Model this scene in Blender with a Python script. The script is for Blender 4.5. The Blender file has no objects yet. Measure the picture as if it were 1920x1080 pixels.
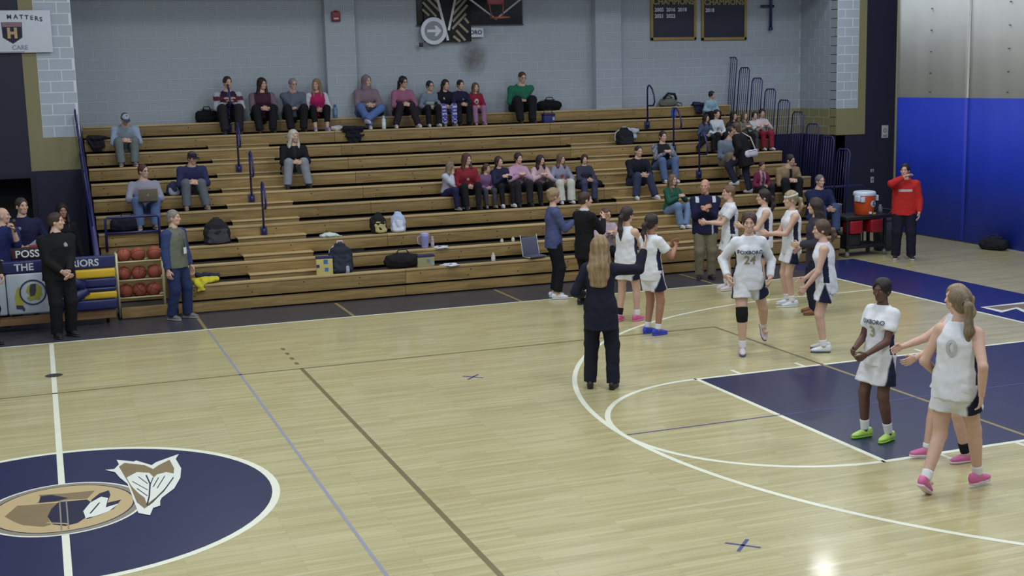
import bpy, bmesh, math, random
import numpy as np
from mathutils import Vector, Matrix
random.seed(7)
SC = bpy.context.scene
COL = SC.collection
# ------------------------------------------------------------------ camera
CP = np.array([0.0359, -11.474, 3.6363]); YAW, PITCH, ROLL, FPX = 0.3514, 0.1635, -0.0243, 2393.97
_f = np.array([math.sin(YAW)*math.cos(PITCH), math.cos(YAW)*math.cos(PITCH), -math.sin(PITCH)])
_r = np.array([math.cos(YAW), -math.sin(YAW), 0.0]); _u = np.cross(_r, _f)
CR = _r*math.cos(ROLL)+_u*math.sin(ROLL); CU = -_r*math.sin(ROLL)+_u*math.cos(ROLL); CF = _f
cam = bpy.data.cameras.new('camera'); cam.lens = FPX/1920*36; cam.sensor_width = 36; cam.clip_end = 200
camo = bpy.data.objects.new('camera', cam); COL.objects.link(camo)
camo.matrix_world = Matrix(((CR[0], CU[0], -CF[0], CP[0]), (CR[1], CU[1], -CF[1], CP[1]), (CR[2], CU[2], -CF[2], CP[2]), (0, 0, 0, 1)))
SC.camera = camo
def ray(u, v): return CF+CR*(u-960)/FPX+CU*(540-v)/FPX
def atz(u, v, z=0.0): d = ray(u, v); return CP+d*((z-CP[2])/d[2])       # photo point on a level plane
def aty(u, v, y): d = ray(u, v); return CP+d*((y-CP[1])/d[1])           # ... on a plane facing the court
def atx(u, v, x): d = ray(u, v); return CP+d*((x-CP[0])/d[0])           # ... on a plane across the court
# ------------------------------------------------------------------ world, lamps, exposure
W = bpy.data.worlds.new('world'); SC.world = W; W.use_nodes = True
W.node_tree.nodes['Background'].inputs[0].default_value = (0.78, 0.86, 1.0, 1)
W.node_tree.nodes['Background'].inputs[1].default_value = 0.19
vs = SC.view_settings; vs.view_transform = 'Standard'; vs.look = 'None'; vs.gamma = 1.0; vs.use_curve_mapping = False
vs.exposure = 0.0
def lamp(x, y, z, e, sx=1.3, sy=1.3):
    l = bpy.data.lights.new('high_bay_lamp', 'AREA'); l.shape = 'RECTANGLE'; l.size = sx; l.size_y = sy; l.energy = e; l.color = (0.95, 0.99, 1.0)
    o = bpy.data.objects.new('high_bay_lamp', l); COL.objects.link(o); o.location = (x, y, z)
for lx in (-4.5, 1.5, 7.5, 13.5):
    for ly in (-7.5, -1.5, 4.5):
        lamp(lx, ly, 7.6, 165)
for lx in (3.0, 9.0, 15.0):
    lamp(lx, 9.8, 7.6, 80)
lamp(16.1, 12.1, 7.6, 40, .5, .5)
# ------------------------------------------------------------------ materials
MATS = {}
def mat(name, col=(.5, .5, .5), rough=.6, var=.08, scale=6.0, bump=0.0, bscale=40.0, metal=0.0, spec=.5, attr=False, stretch=(1, 1, 1), coat=0.0, trans=0.0, emit=None):
    if name in MATS: return MATS[name]
    m = bpy.data.materials.new(name); m.use_nodes = True; nt = m.node_tree; b = nt.nodes['Principled BSDF']
    tc = nt.nodes.new('ShaderNodeTexCoord'); mp = nt.nodes.new('ShaderNodeMapping'); mp.inputs['Scale'].default_value = stretch
    nt.links.new(tc.outputs['Object'], mp.inputs['Vector'])
    nz = nt.nodes.new('ShaderNodeTexNoise'); nz.inputs['Scale'].default_value = scale; nz.inputs['Detail'].default_value = 4
    nt.links.new(mp.outputs[0], nz.inputs['Vector'])
    mr = nt.nodes.new('ShaderNodeMapRange'); mr.inputs[1].default_value = .25; mr.inputs[2].default_value = .75; mr.inputs[3].default_value = 1-var; mr.inputs[4].default_value = 1+var
    nt.links.new(nz.outputs[0], mr.inputs[0])
    mx = nt.nodes.new('ShaderNodeVectorMath'); mx.operation = 'SCALE'; nt.links.new(mr.outputs[0], mx.inputs['Scale'])
    if attr:
        at = nt.nodes.new('ShaderNodeAttribute'); at.attribute_name = 'col'; nt.links.new(at.outputs['Color'], mx.inputs[0])
    else: mx.inputs[0].default_value = col
    nt.links.new(mx.outputs[0], b.inputs['Base Color'])
    b.inputs['Roughness'].default_value = rough; b.inputs['Metallic'].default_value = metal; b.inputs['Specular IOR Level'].default_value = spec
    if coat: b.inputs['Coat Weight'].default_value = coat; b.inputs['Coat Roughness'].default_value = .12
    if trans: b.inputs['Transmission Weight'].default_value = trans
    if emit: b.inputs['Emission Color'].default_value = (*emit[:3], 1); b.inputs['Emission Strength'].default_value = emit[3]
    if bump:
        n2 = nt.nodes.new('ShaderNodeTexNoise'); n2.inputs['Scale'].default_value = bscale; n2.inputs['Detail'].default_value = 3; nt.links.new(mp.outputs[0], n2.inputs['Vector'])
        bp = nt.nodes.new('ShaderNodeBump'); bp.inputs['Strength'].default_value = bump; bp.inputs['Distance'].default_value = .01
        nt.links.new(n2.outputs[0], bp.inputs['Height']); nt.links.new(bp.outputs[0], b.inputs['Normal'])
    MATS[name] = m; return m
def S(r, g, b):                                                  # 0-255 display colour -> linear
    return tuple(((c/255)/12.92 if c/255 <= .04045 else ((c/255+.055)/1.055)**2.4) for c in (r, g, b))
M_SKIN = mat('skin', attr=True, rough=.55, var=.05, scale=20)
M_CLOTH = mat('cloth', attr=True, rough=.85, var=.06, scale=30, bump=.25, bscale=160, spec=.25)
M_HAIR = mat('hair', attr=True, rough=.5, var=.35, scale=14, stretch=(6, 6, .6), bump=.5, bscale=30, spec=.4)
M_SHOE = mat('shoe_material', attr=True, rough=.55, var=.05, scale=40)
def colmat(rgb, rough=.6, var=.06, **k): return mat('paint_%02x%02x%02x_%d' % (*[int(c) for c in rgb], int(rough*100)), S(*rgb), rough, var, **k)
# ------------------------------------------------------------------ object helpers
def ob(name, me, parent=None, m=None, loc=None, rotz=None, label=None, cat=None, group=None, kind=None):
    o = bpy.data.objects.new(name, me); COL.objects.link(o)
    if parent is not None: o.parent = parent
    if m is not None and me is not None and not me.materials: me.materials.append(m)
    if loc is not None: o.location = [float(c) for c in loc]
    if rotz is not None: o.rotation_euler = (0, 0, rotz)
    for k_, v_ in (('label', label), ('category', cat), ('group', group), ('kind', kind)):
        if v_: o[k_] = v_
    return o
def thing(name, label, cat, loc=(0, 0, 0), rotz=0, group=None): return ob(name, None, None, None, loc, rotz, label, cat, group)
class MB:
    """collects boxes, tubes, prisms into one mesh"""
    def __init__(s): s.v = []; s.f = []; s.sm = []
    def add(s, v, f, smooth=False):
        n = len(s.v); s.v += [tuple(float(c) for c in p) for p in v]; s.f += [tuple(i+n for i in q) for q in f]; s.sm += [smooth]*len(f); return s
    def box(s, x0, x1, y0, y1, z0, z1, bev=0.0):
        if bev:
            bm = bmesh.new(); bmesh.ops.create_cube(bm, size=1)
            for w in bm.verts: w.co = Vector(((x0+x1)/2+w.co.x*(x1-x0), (y0+y1)/2+w.co.y*(y1-y0), (z0+z1)/2+w.co.z*(z1-z0)))
            bmesh.ops.bevel(bm, geom=bm.edges[:], offset=bev, segments=2, profile=.6, affect='EDGES')
            bm.verts.ensure_lookup_table()
            for i, w in enumerate(bm.verts): w.index = i
            s.add([w.co for w in bm.verts], [[w.index for w in f.verts] for f in bm.faces], True); bm.free(); return s
        v = [(x, y, z) for x in (x0, x1) for y in (y0, y1) for z in (z0, z1)]
        return s.add(v, [(0, 1, 3, 2), (4, 6, 7, 5), (0, 4, 5, 1), (2, 3, 7, 6), (0, 2, 6, 4), (1, 5, 7, 3)])
    def tube(s, pts, r, n=8, closed=False):
        pts = [Vector(p) for p in pts]; m = len(pts); rs = r if isinstance(r, (list, tuple)) else [r]*m; V = []; up = None
        for i, p in enumerate(pts):
            a = pts[(i-1) % m] if (closed or i > 0) else p; b = pts[(i+1) % m] if (closed or i < m-1) else p
            d = (b-a).normalized()
            if up is None: up = Vector((0, 0, 1)) if abs(d.z) < .9 else Vector((1, 0, 0))
            x = d.cross(up).normalized(); up = x.cross(d).normalized()
            V += [p+(x*math.cos(t)+up*math.sin(t))*rs[i] for t in (2*math.pi*j/n for j in range(n))]
        F = []
        for i in range(m if closed else m-1):
            for j in range(n):
                a = i*n+j; b = i*n+(j+1) % n; c = ((i+1) % m)*n+(j+1) % n; d = ((i+1) % m)*n+j; F.append((a, b, c, d))
        if not closed: F += [tuple(range(n))[::-1], tuple((m-1)*n+j for j in range(n))]
        return s.add(V, F, True)
    def lathe(s, prof, c=(0, 0, 0), n=20):
        V = []; F = []
        for r, z in prof: V += [(c[0]+r*math.cos(2*math.pi*j/n), c[1]+r*math.sin(2*math.pi*j/n), c[2]+z) for j in range(n)]
        for i in range(len(prof)-1):
            for j in range(n): F.append((i*n+j, i*n+(j+1) % n, (i+1)*n+(j+1) % n, (i+1)*n+j))
        F += [tuple(range(n))[::-1], tuple((len(prof)-1)*n+j for j in range(n))]
        return s.add(V, F, True)
    def prism(s, pts, a, b, h):
        """polygon pts extruded by vector h; a,b unused axes kept for clarity"""
        n = len(pts); V = list(pts)+[tuple(p[i]+h[i] for i in range(3)) for p in pts]
        return s.add(V, [tuple(range(n))[::-1], tuple(range(n, 2*n))]+[(i, (i+1) % n, n+(i+1) % n, n+i) for i in range(n)])
    def mesh(s, name):
        me = bpy.data.meshes.new(name); me.from_pydata(s.v, [], s.f); me.update()
        if any(s.sm): me.polygons.foreach_set('use_smooth', s.sm)
        return me
    def build(s, name, m, parent=None, **k): return ob(name, s.mesh(name), parent, m, **k)
def copy_tree(o, parent=None):
    c = o.copy(); COL.objects.link(c); c.parent = parent
    for ch in list(o.children): copy_tree(ch, c)
    return c
# ------------------------------------------------------------------ distance-field figures
V3 = lambda *a: np.array(a, float)
def nrm(v): v = np.asarray(v, float); return v/(np.linalg.norm(v)+1e-12)
class Loft:
    """tapered elliptical limb from A to B; prof rows (t, half width, half depth)"""
    def __init__(s, A, B, prof, side=(1, 0, 0), flat=(0, 0), k=.02, tag=0, sub=False):
        s.A = np.asarray(A, float); s.B = np.asarray(B, float); s.L = np.linalg.norm(s.B-s.A)+1e-9; s.ax = (s.B-s.A)/s.L
        sd = np.asarray(side, float); sd = sd-s.ax*(sd@s.ax)
        if np.linalg.norm(sd) < .1: sd = np.cross(s.ax, (0.3, 1, 0.2))
        s.s = nrm(sd); s.d = np.cross(s.ax, s.s)
        p = [(q if len(q) == 3 else (q[0], q[1], q[1])) for q in prof]
        s.t = [q[0] for q in p]; s.a = [q[1] for q in p]; s.b = [q[2] for q in p]; s.flat = flat; s.k = k; s.tag = tag; s.sub = sub
    def bounds(s):
        r = max(max(s.a), max(s.b)); return np.minimum(s.A, s.B)-r, np.maximum(s.A, s.B)+r
    def ev(s, X, Y, Z):
        qx, qy, qz = X-s.A[0], Y-s.A[1], Z-s.A[2]
        t = qx*s.ax[0]+qy*s.ax[1]+qz*s.ax[2]; x = qx*s.s[0]+qy*s.s[1]+qz*s.s[2]; y = qx*s.d[0]+qy*s.d[1]+qz*s.d[2]
        tt = np.clip(t/s.L, 0, 1); a = np.interp(tt, s.t, s.a); b = np.interp(tt, s.t, s.b); m = np.minimum(a, b)
        e = np.zeros_like(t)
        if not s.flat[0]: e = np.maximum(e, -t)
        if not s.flat[1]: e = np.maximum(e, t-s.L)
        d = (np.sqrt((x/a)**2+(y/b)**2+(e/m)**2)-1)*m
        if s.flat[0]: d = np.maximum(d, -t)
        if s.flat[1]: d = np.maximum(d, t-s.L)
        return d
class Ell:
    def __init__(s, c, r, R=None, k=.015, tag=0, sub=False):
        s.c = np.asarray(c, float); s.r = np.asarray(r, float); s.R = np.eye(3) if R is None else np.asarray(R); s.k = k; s.tag = tag; s.sub = sub   # R rows = axes
    def bounds(s): m = s.r.max(); return s.c-m, s.c+m
    def ev(s, X, Y, Z):
        qx, qy, qz = X-s.c[0], Y-s.c[1], Z-s.c[2]; R = s.R
        q = 0
        for i in range(3): q = q+((qx*R[i, 0]+qy*R[i, 1]+qz*R[i, 2])/s.r[i])**2
        return (np.sqrt(q)-1)*s.r.min()
class Half:
    """keeps the side the normal points away from"""
    def __init__(s, p, n, tag=0): s.p = np.asarray(p, float); s.n = nrm(n); s.sub = 'clip'; s.tag = tag; s.k = 0
    def ev(s, X, Y, Z): return (X-s.p[0])*s.n[0]+(Y-s.p[1])*s.n[1]+(Z-s.p[2])*s.n[2]
OFFS = [(i, j, k) for i in (0, 1) for j in (0, 1) for k in (0, 1)]
EDG = [(a, b) for a in range(8) for b in range(a+1, 8) if sum(abs(OFFS[a][q]-OFFS[b][q]) for q in range(3)) == 1]
def wrinkle(P, amp, seed=0):
    x, y, z = P[:, 0], P[:, 1], P[:, 2]; q = seed*1.7
    return amp*(np.sin(38*z+14*x+q+2.2*np.sin(17*x+q))*.5+np.sin(55*x-31*y+21*z+2*q)*.3+np.sin(70*z-40*y+3*q+1.5*np.sin(23*y))*.35)
def skin_field(prims, h, noise=0.0, seed=0):
    """union of prims -> surface-nets mesh (verts, quads)"""
    bs = [p.bounds() for p in prims if not p.sub]
    lo = np.min([b[0] for b in bs], 0)-3*h; hi = np.max([b[1] for b in bs], 0)+3*h
    n = np.ceil((hi-lo)/h).astype(int)+1
    ax = [lo[i]+h*np.arange(n[i]) for i in range(3)]
    f = np.full(n, .08)
    for p in prims:
        if p.sub == 'clip':
            f = np.maximum(f, p.ev(ax[0][:, None, None], ax[1][None, :, None], ax[2][None, None, :])); continue
        b0, b1 = p.bounds(); pad = p.k+2.5*h+.004
        i0 = np.clip(np.floor((b0-pad-lo)/h).astype(int), 0, n); i1 = np.clip(np.ceil((b1+pad-lo)/h).astype(int)+1, 0, n)
        if (i1 <= i0).any(): continue
        sl = tuple(slice(i0[i], i1[i]) for i in range(3))
        d = p.ev(ax[0][sl[0]][:, None, None], ax[1][sl[1]][None, :, None], ax[2][sl[2]][None, None, :]); g = f[sl]
        if p.sub: f[sl] = np.maximum(g, -d)
        elif p.k > 0:
            q = np.maximum(p.k-np.abs(d-g), 0)/p.k; f[sl] = np.minimum(d, g)-q*q*p.k*.25
        else: f[sl] = np.minimum(d, g)
    if noise:
        w = np.nonzero(np.abs(f) < .03+noise); P = np.stack([ax[i][w[i]] for i in range(3)], 1); f[w] += wrinkle(P, noise, seed)
    s = f < 0
    c = np.zeros(n-1, np.int8)
    for o in OFFS: c += s[o[0]:n[0]-1+o[0], o[1]:n[1]-1+o[1], o[2]:n[2]-1+o[2]]
    act = np.nonzero((c > 0) & (c < 8)); N = len(act[0])
    idx = np.full(n-1, -1, np.int64); idx[act] = np.arange(N)
    val = [f[act[0]+o[0], act[1]+o[1], act[2]+o[2]] for o in OFFS]
    acc = np.zeros((N, 3)); cnt = np.zeros(N)
    for a, b in EDG:
        m = (val[a] < 0) != (val[b] < 0); t = np.where(m, val[a]/(val[a]-val[b]+1e-20), 0)
        oa, ob_ = np.array(OFFS[a], float), np.array(OFFS[b], float)
        acc += (oa[None]+(ob_-oa)[None]*t[:, None])*m[:, None]; cnt += m
    v = (np.stack(act, 1)+acc/np.maximum(cnt, 1)[:, None])*h+lo
    Q = []
    for A in range(3):
        B, C = (A+1) % 3, (A+2) % 3
        sa = [slice(0, n[i]) for i in range(3)]; sb = list(sa); sa[A] = slice(0, n[A]-1); sb[A] = slice(1, n[A])
        e0, e1 = s[tuple(sa)], s[tuple(sb)]; w = np.stack(np.nonzero(e0 != e1), 1)
        w = w[(w[:, B] > 0) & (w[:, C] > 0) & (w[:, B] < n[B]-1) & (w[:, C] < n[C]-1)]
        def cell(db, dc): q = w.copy(); q[:, B] += db; q[:, C] += dc; return idx[q[:, 0], q[:, 1], q[:, 2]]
        q = np.stack([cell(-1, -1), cell(0, -1), cell(0, 0), cell(-1, 0)], 1)
        fl = ~e0[w[:, 0], w[:, 1], w[:, 2]]; q[fl] = q[fl][:, ::-1]; Q.append(q)
    return v, np.concatenate(Q)
def mesh_np(name, v, q, col=None, smooth=True):
    me = bpy.data.meshes.new(name); me.vertices.add(len(v)); me.vertices.foreach_set('co', np.asarray(v, np.float32).ravel())
    me.loops.add(q.size); me.loops.foreach_set('vertex_index', q.ravel().astype(np.int32))
    me.polygons.add(len(q)); me.polygons.foreach_set('loop_start', np.arange(0, q.size, 4, dtype=np.int32)); me.polygons.foreach_set('loop_total', np.full(len(q), 4, np.int32))
    if smooth: me.polygons.foreach_set('use_smooth', np.ones(len(q), bool))
    me.update(calc_edges=True)
    if col is not None:
        a = me.color_attributes.new('col', 'FLOAT_COLOR', 'POINT')
        c = np.ones((len(v), 4), np.float32); c[:, :3] = col; a.data.foreach_set('color', c.ravel())
    return me
def tags(prims, v):
    P = [p for p in prims if not p.sub]; d = np.stack([p.ev(v[:, 0], v[:, 1], v[:, 2]) for p in P], 0)
    return np.array([p.tag for p in P])[d.argmin(0)]
def ik(r, t, l1, l2, hint):
    r, t = np.asarray(r, float), np.asarray(t, float); d = t-r; D = np.linalg.norm(d)
    if D > .995*(l1+l2): t = r+d/D*.995*(l1+l2); d = t-r; D = np.linalg.norm(d)
    D = max(D, abs(l1-l2)+.02); u = nrm(d); a = (l1*l1-l2*l2+D*D)/(2*D); h = math.sqrt(max(l1*l1-a*a, 0))
    hv = np.asarray(hint, float); hv = nrm(hv-u*(hv@u)); return r+u*a+hv*h, t
SHOE = {}
def shoe_mesh(cu, cs, kind):
    key = (cu, cs, kind)
    if key in SHOE: return SHOE[key]
    R3 = np.eye(3)
    up = [Loft((0, -.065, .052), (0, .155, .036), [(0, .034, .042), (.3, .034, .046), (.6, .040, .034), (.85, .038, .026), (1, .024, .018)], (1, 0, 0), k=.02)]
    if kind != 'low': up.append(Loft((0, -.045, .05), (0, -.04, .115 if kind == 'high' else .095), [(0, .036, .045), (1, .036, .046)], (1, 0, 0), (0, 1), k=.02))
    up.append(Loft((0, .03, .07), (0, .085, .058), [(0, .024, .02), (1, .022, .012)], (1, 0, 0), k=.015))
    up.append(Half((0, 0, .018), (0, 0, -1)))
    v, q = skin_field(up, .009); a = mesh_np('shoe_upper', v, q, S(*cu)); a.materials.append(M_SHOE)
    so = [Loft((0, -.068, .014), (0, .16, .014), [(0, .036, .022), (.3, .033, .022), (.65, .043, .02), (.9, .036, .02), (1, .024, .016)], (1, 0, 0), k=.01), Half((0, 0, 0), (0, 0, -1)), Half((0, 0, .026), (0, 0, 1))]
    v, q = skin_field(so, .009); b = mesh_np('sole', v, q, S(*cs)); b.materials.append(M_SHOE)
    SHOE[key] = (a, b); return a, b
def hand_prims(w, d, n, sideward, sc, curl, spread=.12):
    """palm + four unequal bent fingers + thumb. d finger direction, n palm normal, sideward towards the thumb"""
    d = nrm(d); n = nrm(n-d*(n@d)); x = np.cross(d, n); x = x if x@sideward > 0 else -x
    P = [Loft(w-d*.015*sc, w+d*.082*sc, [(0, .022*sc, .019*sc), (.45, .036*sc, .015*sc), (1, .041*sc, .012*sc)], x, k=.008)]
    for j, (o, l) in enumerate(((.031, .072), (.0105, .081), (-.0105, .075), (-.030, .058))):
        a = w+d*.078*sc+x*o*sc; dd = nrm(d+x*o*spread*25*.25); r = .0092*sc
        c1, c2 = curl*.75, curl*1.7
        p1 = a+(dd*math.cos(c1)+n*math.sin(c1))*l*.52*sc; p2 = p1+(dd*math.cos(c2)+n*math.sin(c2))*l*.5*sc
        P += [Loft(a-dd*.012*sc, p1, [(0, r), (1, r*.93)], x, k=.005), Loft(p1, p2, [(0, r*.93), (1, r*.78)], x, k=.003)]
    a = w+d*.022*sc+x*.026*sc; td = nrm(d*.72+x*.62+n*(.25+.35*curl)); p1 = a+td*.042*sc; p2 = p1+nrm(d*.95+x*.12+n*(.2+.5*curl))*.032*sc
    P += [Loft(a-td*.012*sc, p1, [(0, .014*sc), (1, .0105*sc)], x, k=.008), Loft(p1, p2, [(0, .0105*sc), (1, .0085*sc)], x, k=.004)]
    return P
NP = 0
def person(label, pos, face, H, sex='f', sit=None, feet=None, hands=None, lean=(0, 0), twist=0, head=(0, 0), top=None, bot=None, hair=None, skin=(200, 164, 146),
           shoe=((230, 230, 232), (235, 235, 235), 'mid'), sock=None, lod=2, elbows=None, curl=(.5, .5), extra=None, hs=1.0, group=None, wide=1.0, hip_z=None, palms=None, toes=None, hipy=0.0):
    """local frame: +X right hand side, +Y forward, +Z up. feet/hands in metres at height 1.7 (scaled)."""
    global NP; NP += 1; seed = NP
    s = H/1.7; hb, hh, hd_ = ((.0114, .0066, .0062), (.0148, .0086, .0075), (.0210, .0112, .0096))[lod]
    male = sex == 'm'
    root = thing('person', label, 'person', pos, math.radians(face)-math.pi/2, group)
    sk = np.array(S(*skin))
    # --- skeleton
    pz = (.912*s if hip_z is None else hip_z*s) if sit is None else sit+.085*s
    P = V3(0, hipy*s, pz)
    lf, ls = math.radians(lean[0]), math.radians(lean[1])
    up = nrm(V3(math.sin(ls), math.sin(lf), math.cos(lf)*math.cos(ls)))
    tw = math.radians(twist); rt = V3(math.cos(tw), math.sin(tw), 0); rt = nrm(rt-up*(rt@up)); fw = np.cross(up, rt)
    prt = V3(math.cos(tw*.35), math.sin(tw*.35), 0)
    nb = P+up*.500*s                                        # neck base
    sw = (.170 if male else .146)*s*wide
    SH = {1: P+up*.424*s+rt*sw, -1: P+up*.424*s-rt*sw}
    hy, hp = math.radians(head[0]), math.radians(head[1])
    hf0 = fw*math.cos(hy)-rt*math.sin(hy); hf0 = nrm(V3(hf0[0], hf0[1], hf0[2]*.4))
    hu = nrm(V3(up[0]*.5, up[1]*.5, 1)); hf = nrm(hf0-hu*(hf0@hu)); hf, hu = hf*math.cos(hp)+hu*math.sin(hp), hu*math.cos(hp)-hf*math.sin(hp); hr = np.cross(hf, hu)
    g = s*.95*hs
    hc = nb+nrm(up+V3(0, 0, .6))*.068*s+hu*.107*g+hf*.022*s  # head centre
    hp_ = lambda x, y, z: hc+(hr*x+hf*y+hu*z)*g
    RH = np.stack([hr, hf, hu])
    # --- limbs
    feet = feet or {1: (.1, .02, 0), -1: (-.1, .02, 0)}
    hands = hands or {1: (.26, .06, .80), -1: (-.26, .06, .80)}
    legs = {}; arms = {}
    for q in (1, -1):
        hip = P+prt*q*.083*s*wide-V3(0, 0, .02*s)
        fx, fy, fz = feet[q][:3]; ank = V3(fx*s, fy*s, fz if sit is not None else fz*s)+V3(0, 0, .085*s)
        kn, ank = ik(hip, ank, .415*s, .405*s, V3(q*.12+ (feet[q][4] if len(feet[q]) > 4 else 0), 1, .15))
        legs[q] = (hip, kn, ank, feet[q][3] if len(feet[q]) > 3 else q*-8)
        T = V3(*hands[q][:3])*s
        if sit is not None: T = T+V3(0, 0, sit)
        eh = (elbows or {}).get(q, (q*.55, -.75, -.6)); el, wr = ik(SH[q], T, .288*s, .252*s, rt*eh[0]+fw*eh[1]+V3(0, 0, eh[2]))
        arms[q] = (SH[q], el, wr)
    mw = 1.08 if male else 1.0
    # --- torso profile
    if male: TP = [(0, .10, .085), (.18, .158, .112), (.45, .143, .105), (.72, .170, .118), (.86, .160, .10), (.94, .105, .078), (1, .062, .058)]
    else: TP = [(0, .10, .085), (.18, .165, .115), (.48, .125, .095), (.72, .147, .118), (.86, .132, .088), (.94, .088, .068), (1, .052, .05)]
    TA, TB = P-up*.09*s, P+up*.512*s
    def torso(da=0., db=0., t0=None, fl=(0, 0), k=.03, tag=0, prof=None):
        pr = [(t, a*s*wide+da, b*s*wide**1.3+db) for t, a, b in (prof or TP)]
        return Loft(TA, TB, pr, rt, fl, k=k, tag=tag)
    def limb_leg(q, e=0., cut=None, prof=None, tag=0, fl=(0, 1)):
        hip, kn, an, _ = legs[q]; pr1 = [(0, .086), (.3, .083), (1, .055)]; pr2 = [(0, .055), (.28, .058), (.6, .047), (1, .036)]
        if prof: pr1, pr2 = prof
        A = Loft(hip, kn, [(t, r*s*mw*wide**.5+e) for t, r in pr1], prt, k=.03, tag=tag)
        B = Loft(kn, an, [(t, r*s*mw*wide**.5+e) for t, r in pr2], prt, fl, k=.03, tag=tag)
        return A, B
    def cut_loft(L, f0, f1, fl):                          # part of a limb between fractions
        A = L.A+(L.B-L.A)*f0; B = L.A+(L.B-L.A)*f1; ts = np.linspace(0, 1, 6)
        return Loft(A, B, [(t, np.interp(f0+(f1-f0)*t, L.t, L.a), np.interp(f0+(f1-f0)*t, L.t, L.b)) for t in ts], L.s, fl, k=L.k, tag=L.tag)
    def limb_arm(q, e=0., tag=0, e2=None):
        sh, el, wr = arms[q]; e2 = e if e2 is None else e2
        A = Loft(sh, el, [(0, .056*s*mw+e), (.35, .047*s*mw+e), (1, .037*s*mw+e)], fw, k=.03, tag=tag)
        B = Loft(el, wr, [(0, .037*s*mw+e), (.3, .039*s*mw+e), (1, .026*s*mw+e2)], fw, k=.02, tag=tag)
        return A, B
    # --- body: trunk, head and hands meshed at their own fineness, one object
    BP = [torso()]
    for q in (1, -1):
        BP += list(limb_leg(q, fl=(0, 0)))+list(limb_arm(q))
        an, ft = legs[q][2], math.radians(legs[q][3]); fd = V3(-math.sin(ft), math.cos(ft), 0)
        BP.append(Loft(an+V3(0, 0, -.04*s)-fd*.03*s, an+V3(0, 0, -.055*s)+fd*.10*s, [(0, .03*s, .03*s), (1, .03*s, .018*s)], np.cross(fd, (0, 0, 1)), k=.02))
        BP.append(Ell(SH[q]-rt*q*.035*s+up*.006*s, (.062*s*mw, .052*s, .05*s), np.stack([rt, fw, up]), k=.04))
    BP.append(Loft(nb-up*.03*s, hp_(0, -.015, -.03), [(0, .060*s*mw), (.5, .047*s*mw), (1, .049*s*mw)], hr, k=.03))
    v1, q1 = skin_field(BP, hb)
    HP = [Ell(hp_(0, -.012, .035), V3(.077, .095, .088)*g, RH), Ell(hp_(0, .022, -.03), V3(.060, .068, .083)*g, RH, k=.025*g), Ell(hp_(0, .052, -.088), V3(.034, .034, .026)*g, RH, k=.03*g),
          Loft(hp_(0, .084, .012), hp_(0, .106, -.028), [(0, .008*g), (1, .0135*g)], hr, k=.014*g), Ell(hp_(0, .079, .03), V3(.045, .014, .012)*g, RH, k=.015*g),
          Ell(hp_(0, .083, -.062), V3(.026, .012, .013)*g, RH, k=.012*g), Loft(hp_(0, -.02, -.03), hp_(0, -.03, -.13), [(0, .050*g), (1, .046*g)], hr, k=.03*g)]
    for q in (1, -1): HP += [Ell(hp_(q*.078, -.008, -.012), V3(.009, .022, .032)*g, RH, k=.008*g), Ell(hp_(q*.04, .066, -.018), V3(.022, .02, .022)*g, RH, k=.02*g)]
    for q in (1, -1): HP.append(Ell(hp_(q*.031, .096, .008), V3(.017, .012, .010)*g, RH, sub=True))
    v2, q2 = skin_field(HP, hh)
    lc = (v2-hc)@RH.T/g; c2 = np.tile(sk, (len(v2), 1)); ah = np.abs(lc[:, 0]); fr = lc[:, 1] > .05
    def blend(w, col): w = np.clip(w, 0, 1)[:, None]; c2[:] = c2*(1-w)+np.array(col)*w
    hcol = np.array(S(*(hair[1] if hair else (60, 45, 35))))
    blend(fr*np.exp(-((ah-.031)/.012)**4-((lc[:, 2]-.008)/.008)**4), S(45, 35, 32))
    blend(.8*fr*np.exp(-((ah-.031)/.018)**4-((lc[:, 2]-.032)/.006)**4), hcol*.7)
    smile = extra and 'smile' in extra
    if smile: blend(.85*fr*np.exp(-((lc[:, 0])/.033)**4-((lc[:, 2]+.063-ah*.22)/.0125)**4), sk*np.array((.66, .42, .42)))
    blend((.9 if lod < 2 else .7)*fr*np.exp(-((lc[:, 0])/(.028 if smile else .023))**4-((lc[:, 2]+.063-(ah*.22 if smile else 0))/(.0055 if smile else .0085))**4), S(215, 200, 192) if smile else sk*np.array((.72, .5, .5)))
    blend(.25*fr*np.exp(-((ah-.045)/.018)**2-((lc[:, 2]+.03)/.02)**2), sk*np.array((1.0, .72, .7)))
    vs_, qs_, cs_ = [v1, v2], [q1, q2+len(v1)], [np.tile(sk, (len(v1), 1)), c2]; n0 = len(v1)+len(v2)
    for q in (1, -1):
        sh, el, wr = arms[q]; d = nrm(wr-el); pn = (palms or {}).get(q)
        if pn is not None and len(pn) == 6: d = nrm(d*.25+(rt*pn[3]+fw*pn[4]+V3(0, 0, pn[5]))); pn = pn[:3]
        pn = rt*-q if pn is None else rt*pn[0]+fw*pn[1]+V3(0, 0, pn[2])
        v3, q3 = skin_field(hand_prims(wr, d, pn, fw*.6+V3(0, 0, .9), s*(1.06 if male else .97), curl[0 if q == 1 else 1]), hd_*s if H < 1.5 else hd_)
        vs_.append(v3); qs_.append(q3+n0); cs_.append(np.tile(sk, (len(v3), 1))); n0 += len(v3)
    ob('body', mesh_np('body', np.concatenate(vs_), np.concatenate(qs_), np.concatenate(cs_)), root, M_SKIN)
    if lod == 0:
        for q in (1, -1):
            ey, eq = skin_field([Ell(hp_(q*.031, .0775, .008), V3(.0115, .0105, .0085)*g, RH)], .004); l2 = (ey-hp_(q*.031, .0775, .008))@RH.T/g
            ob('eye', mesh_np('eye', ey, eq, np.where((np.hypot(l2[:, 0], l2[:, 2]) < .0055)[:, None], S(40, 28, 22), S(170, 160, 155))), root, M_SHOE)
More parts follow.
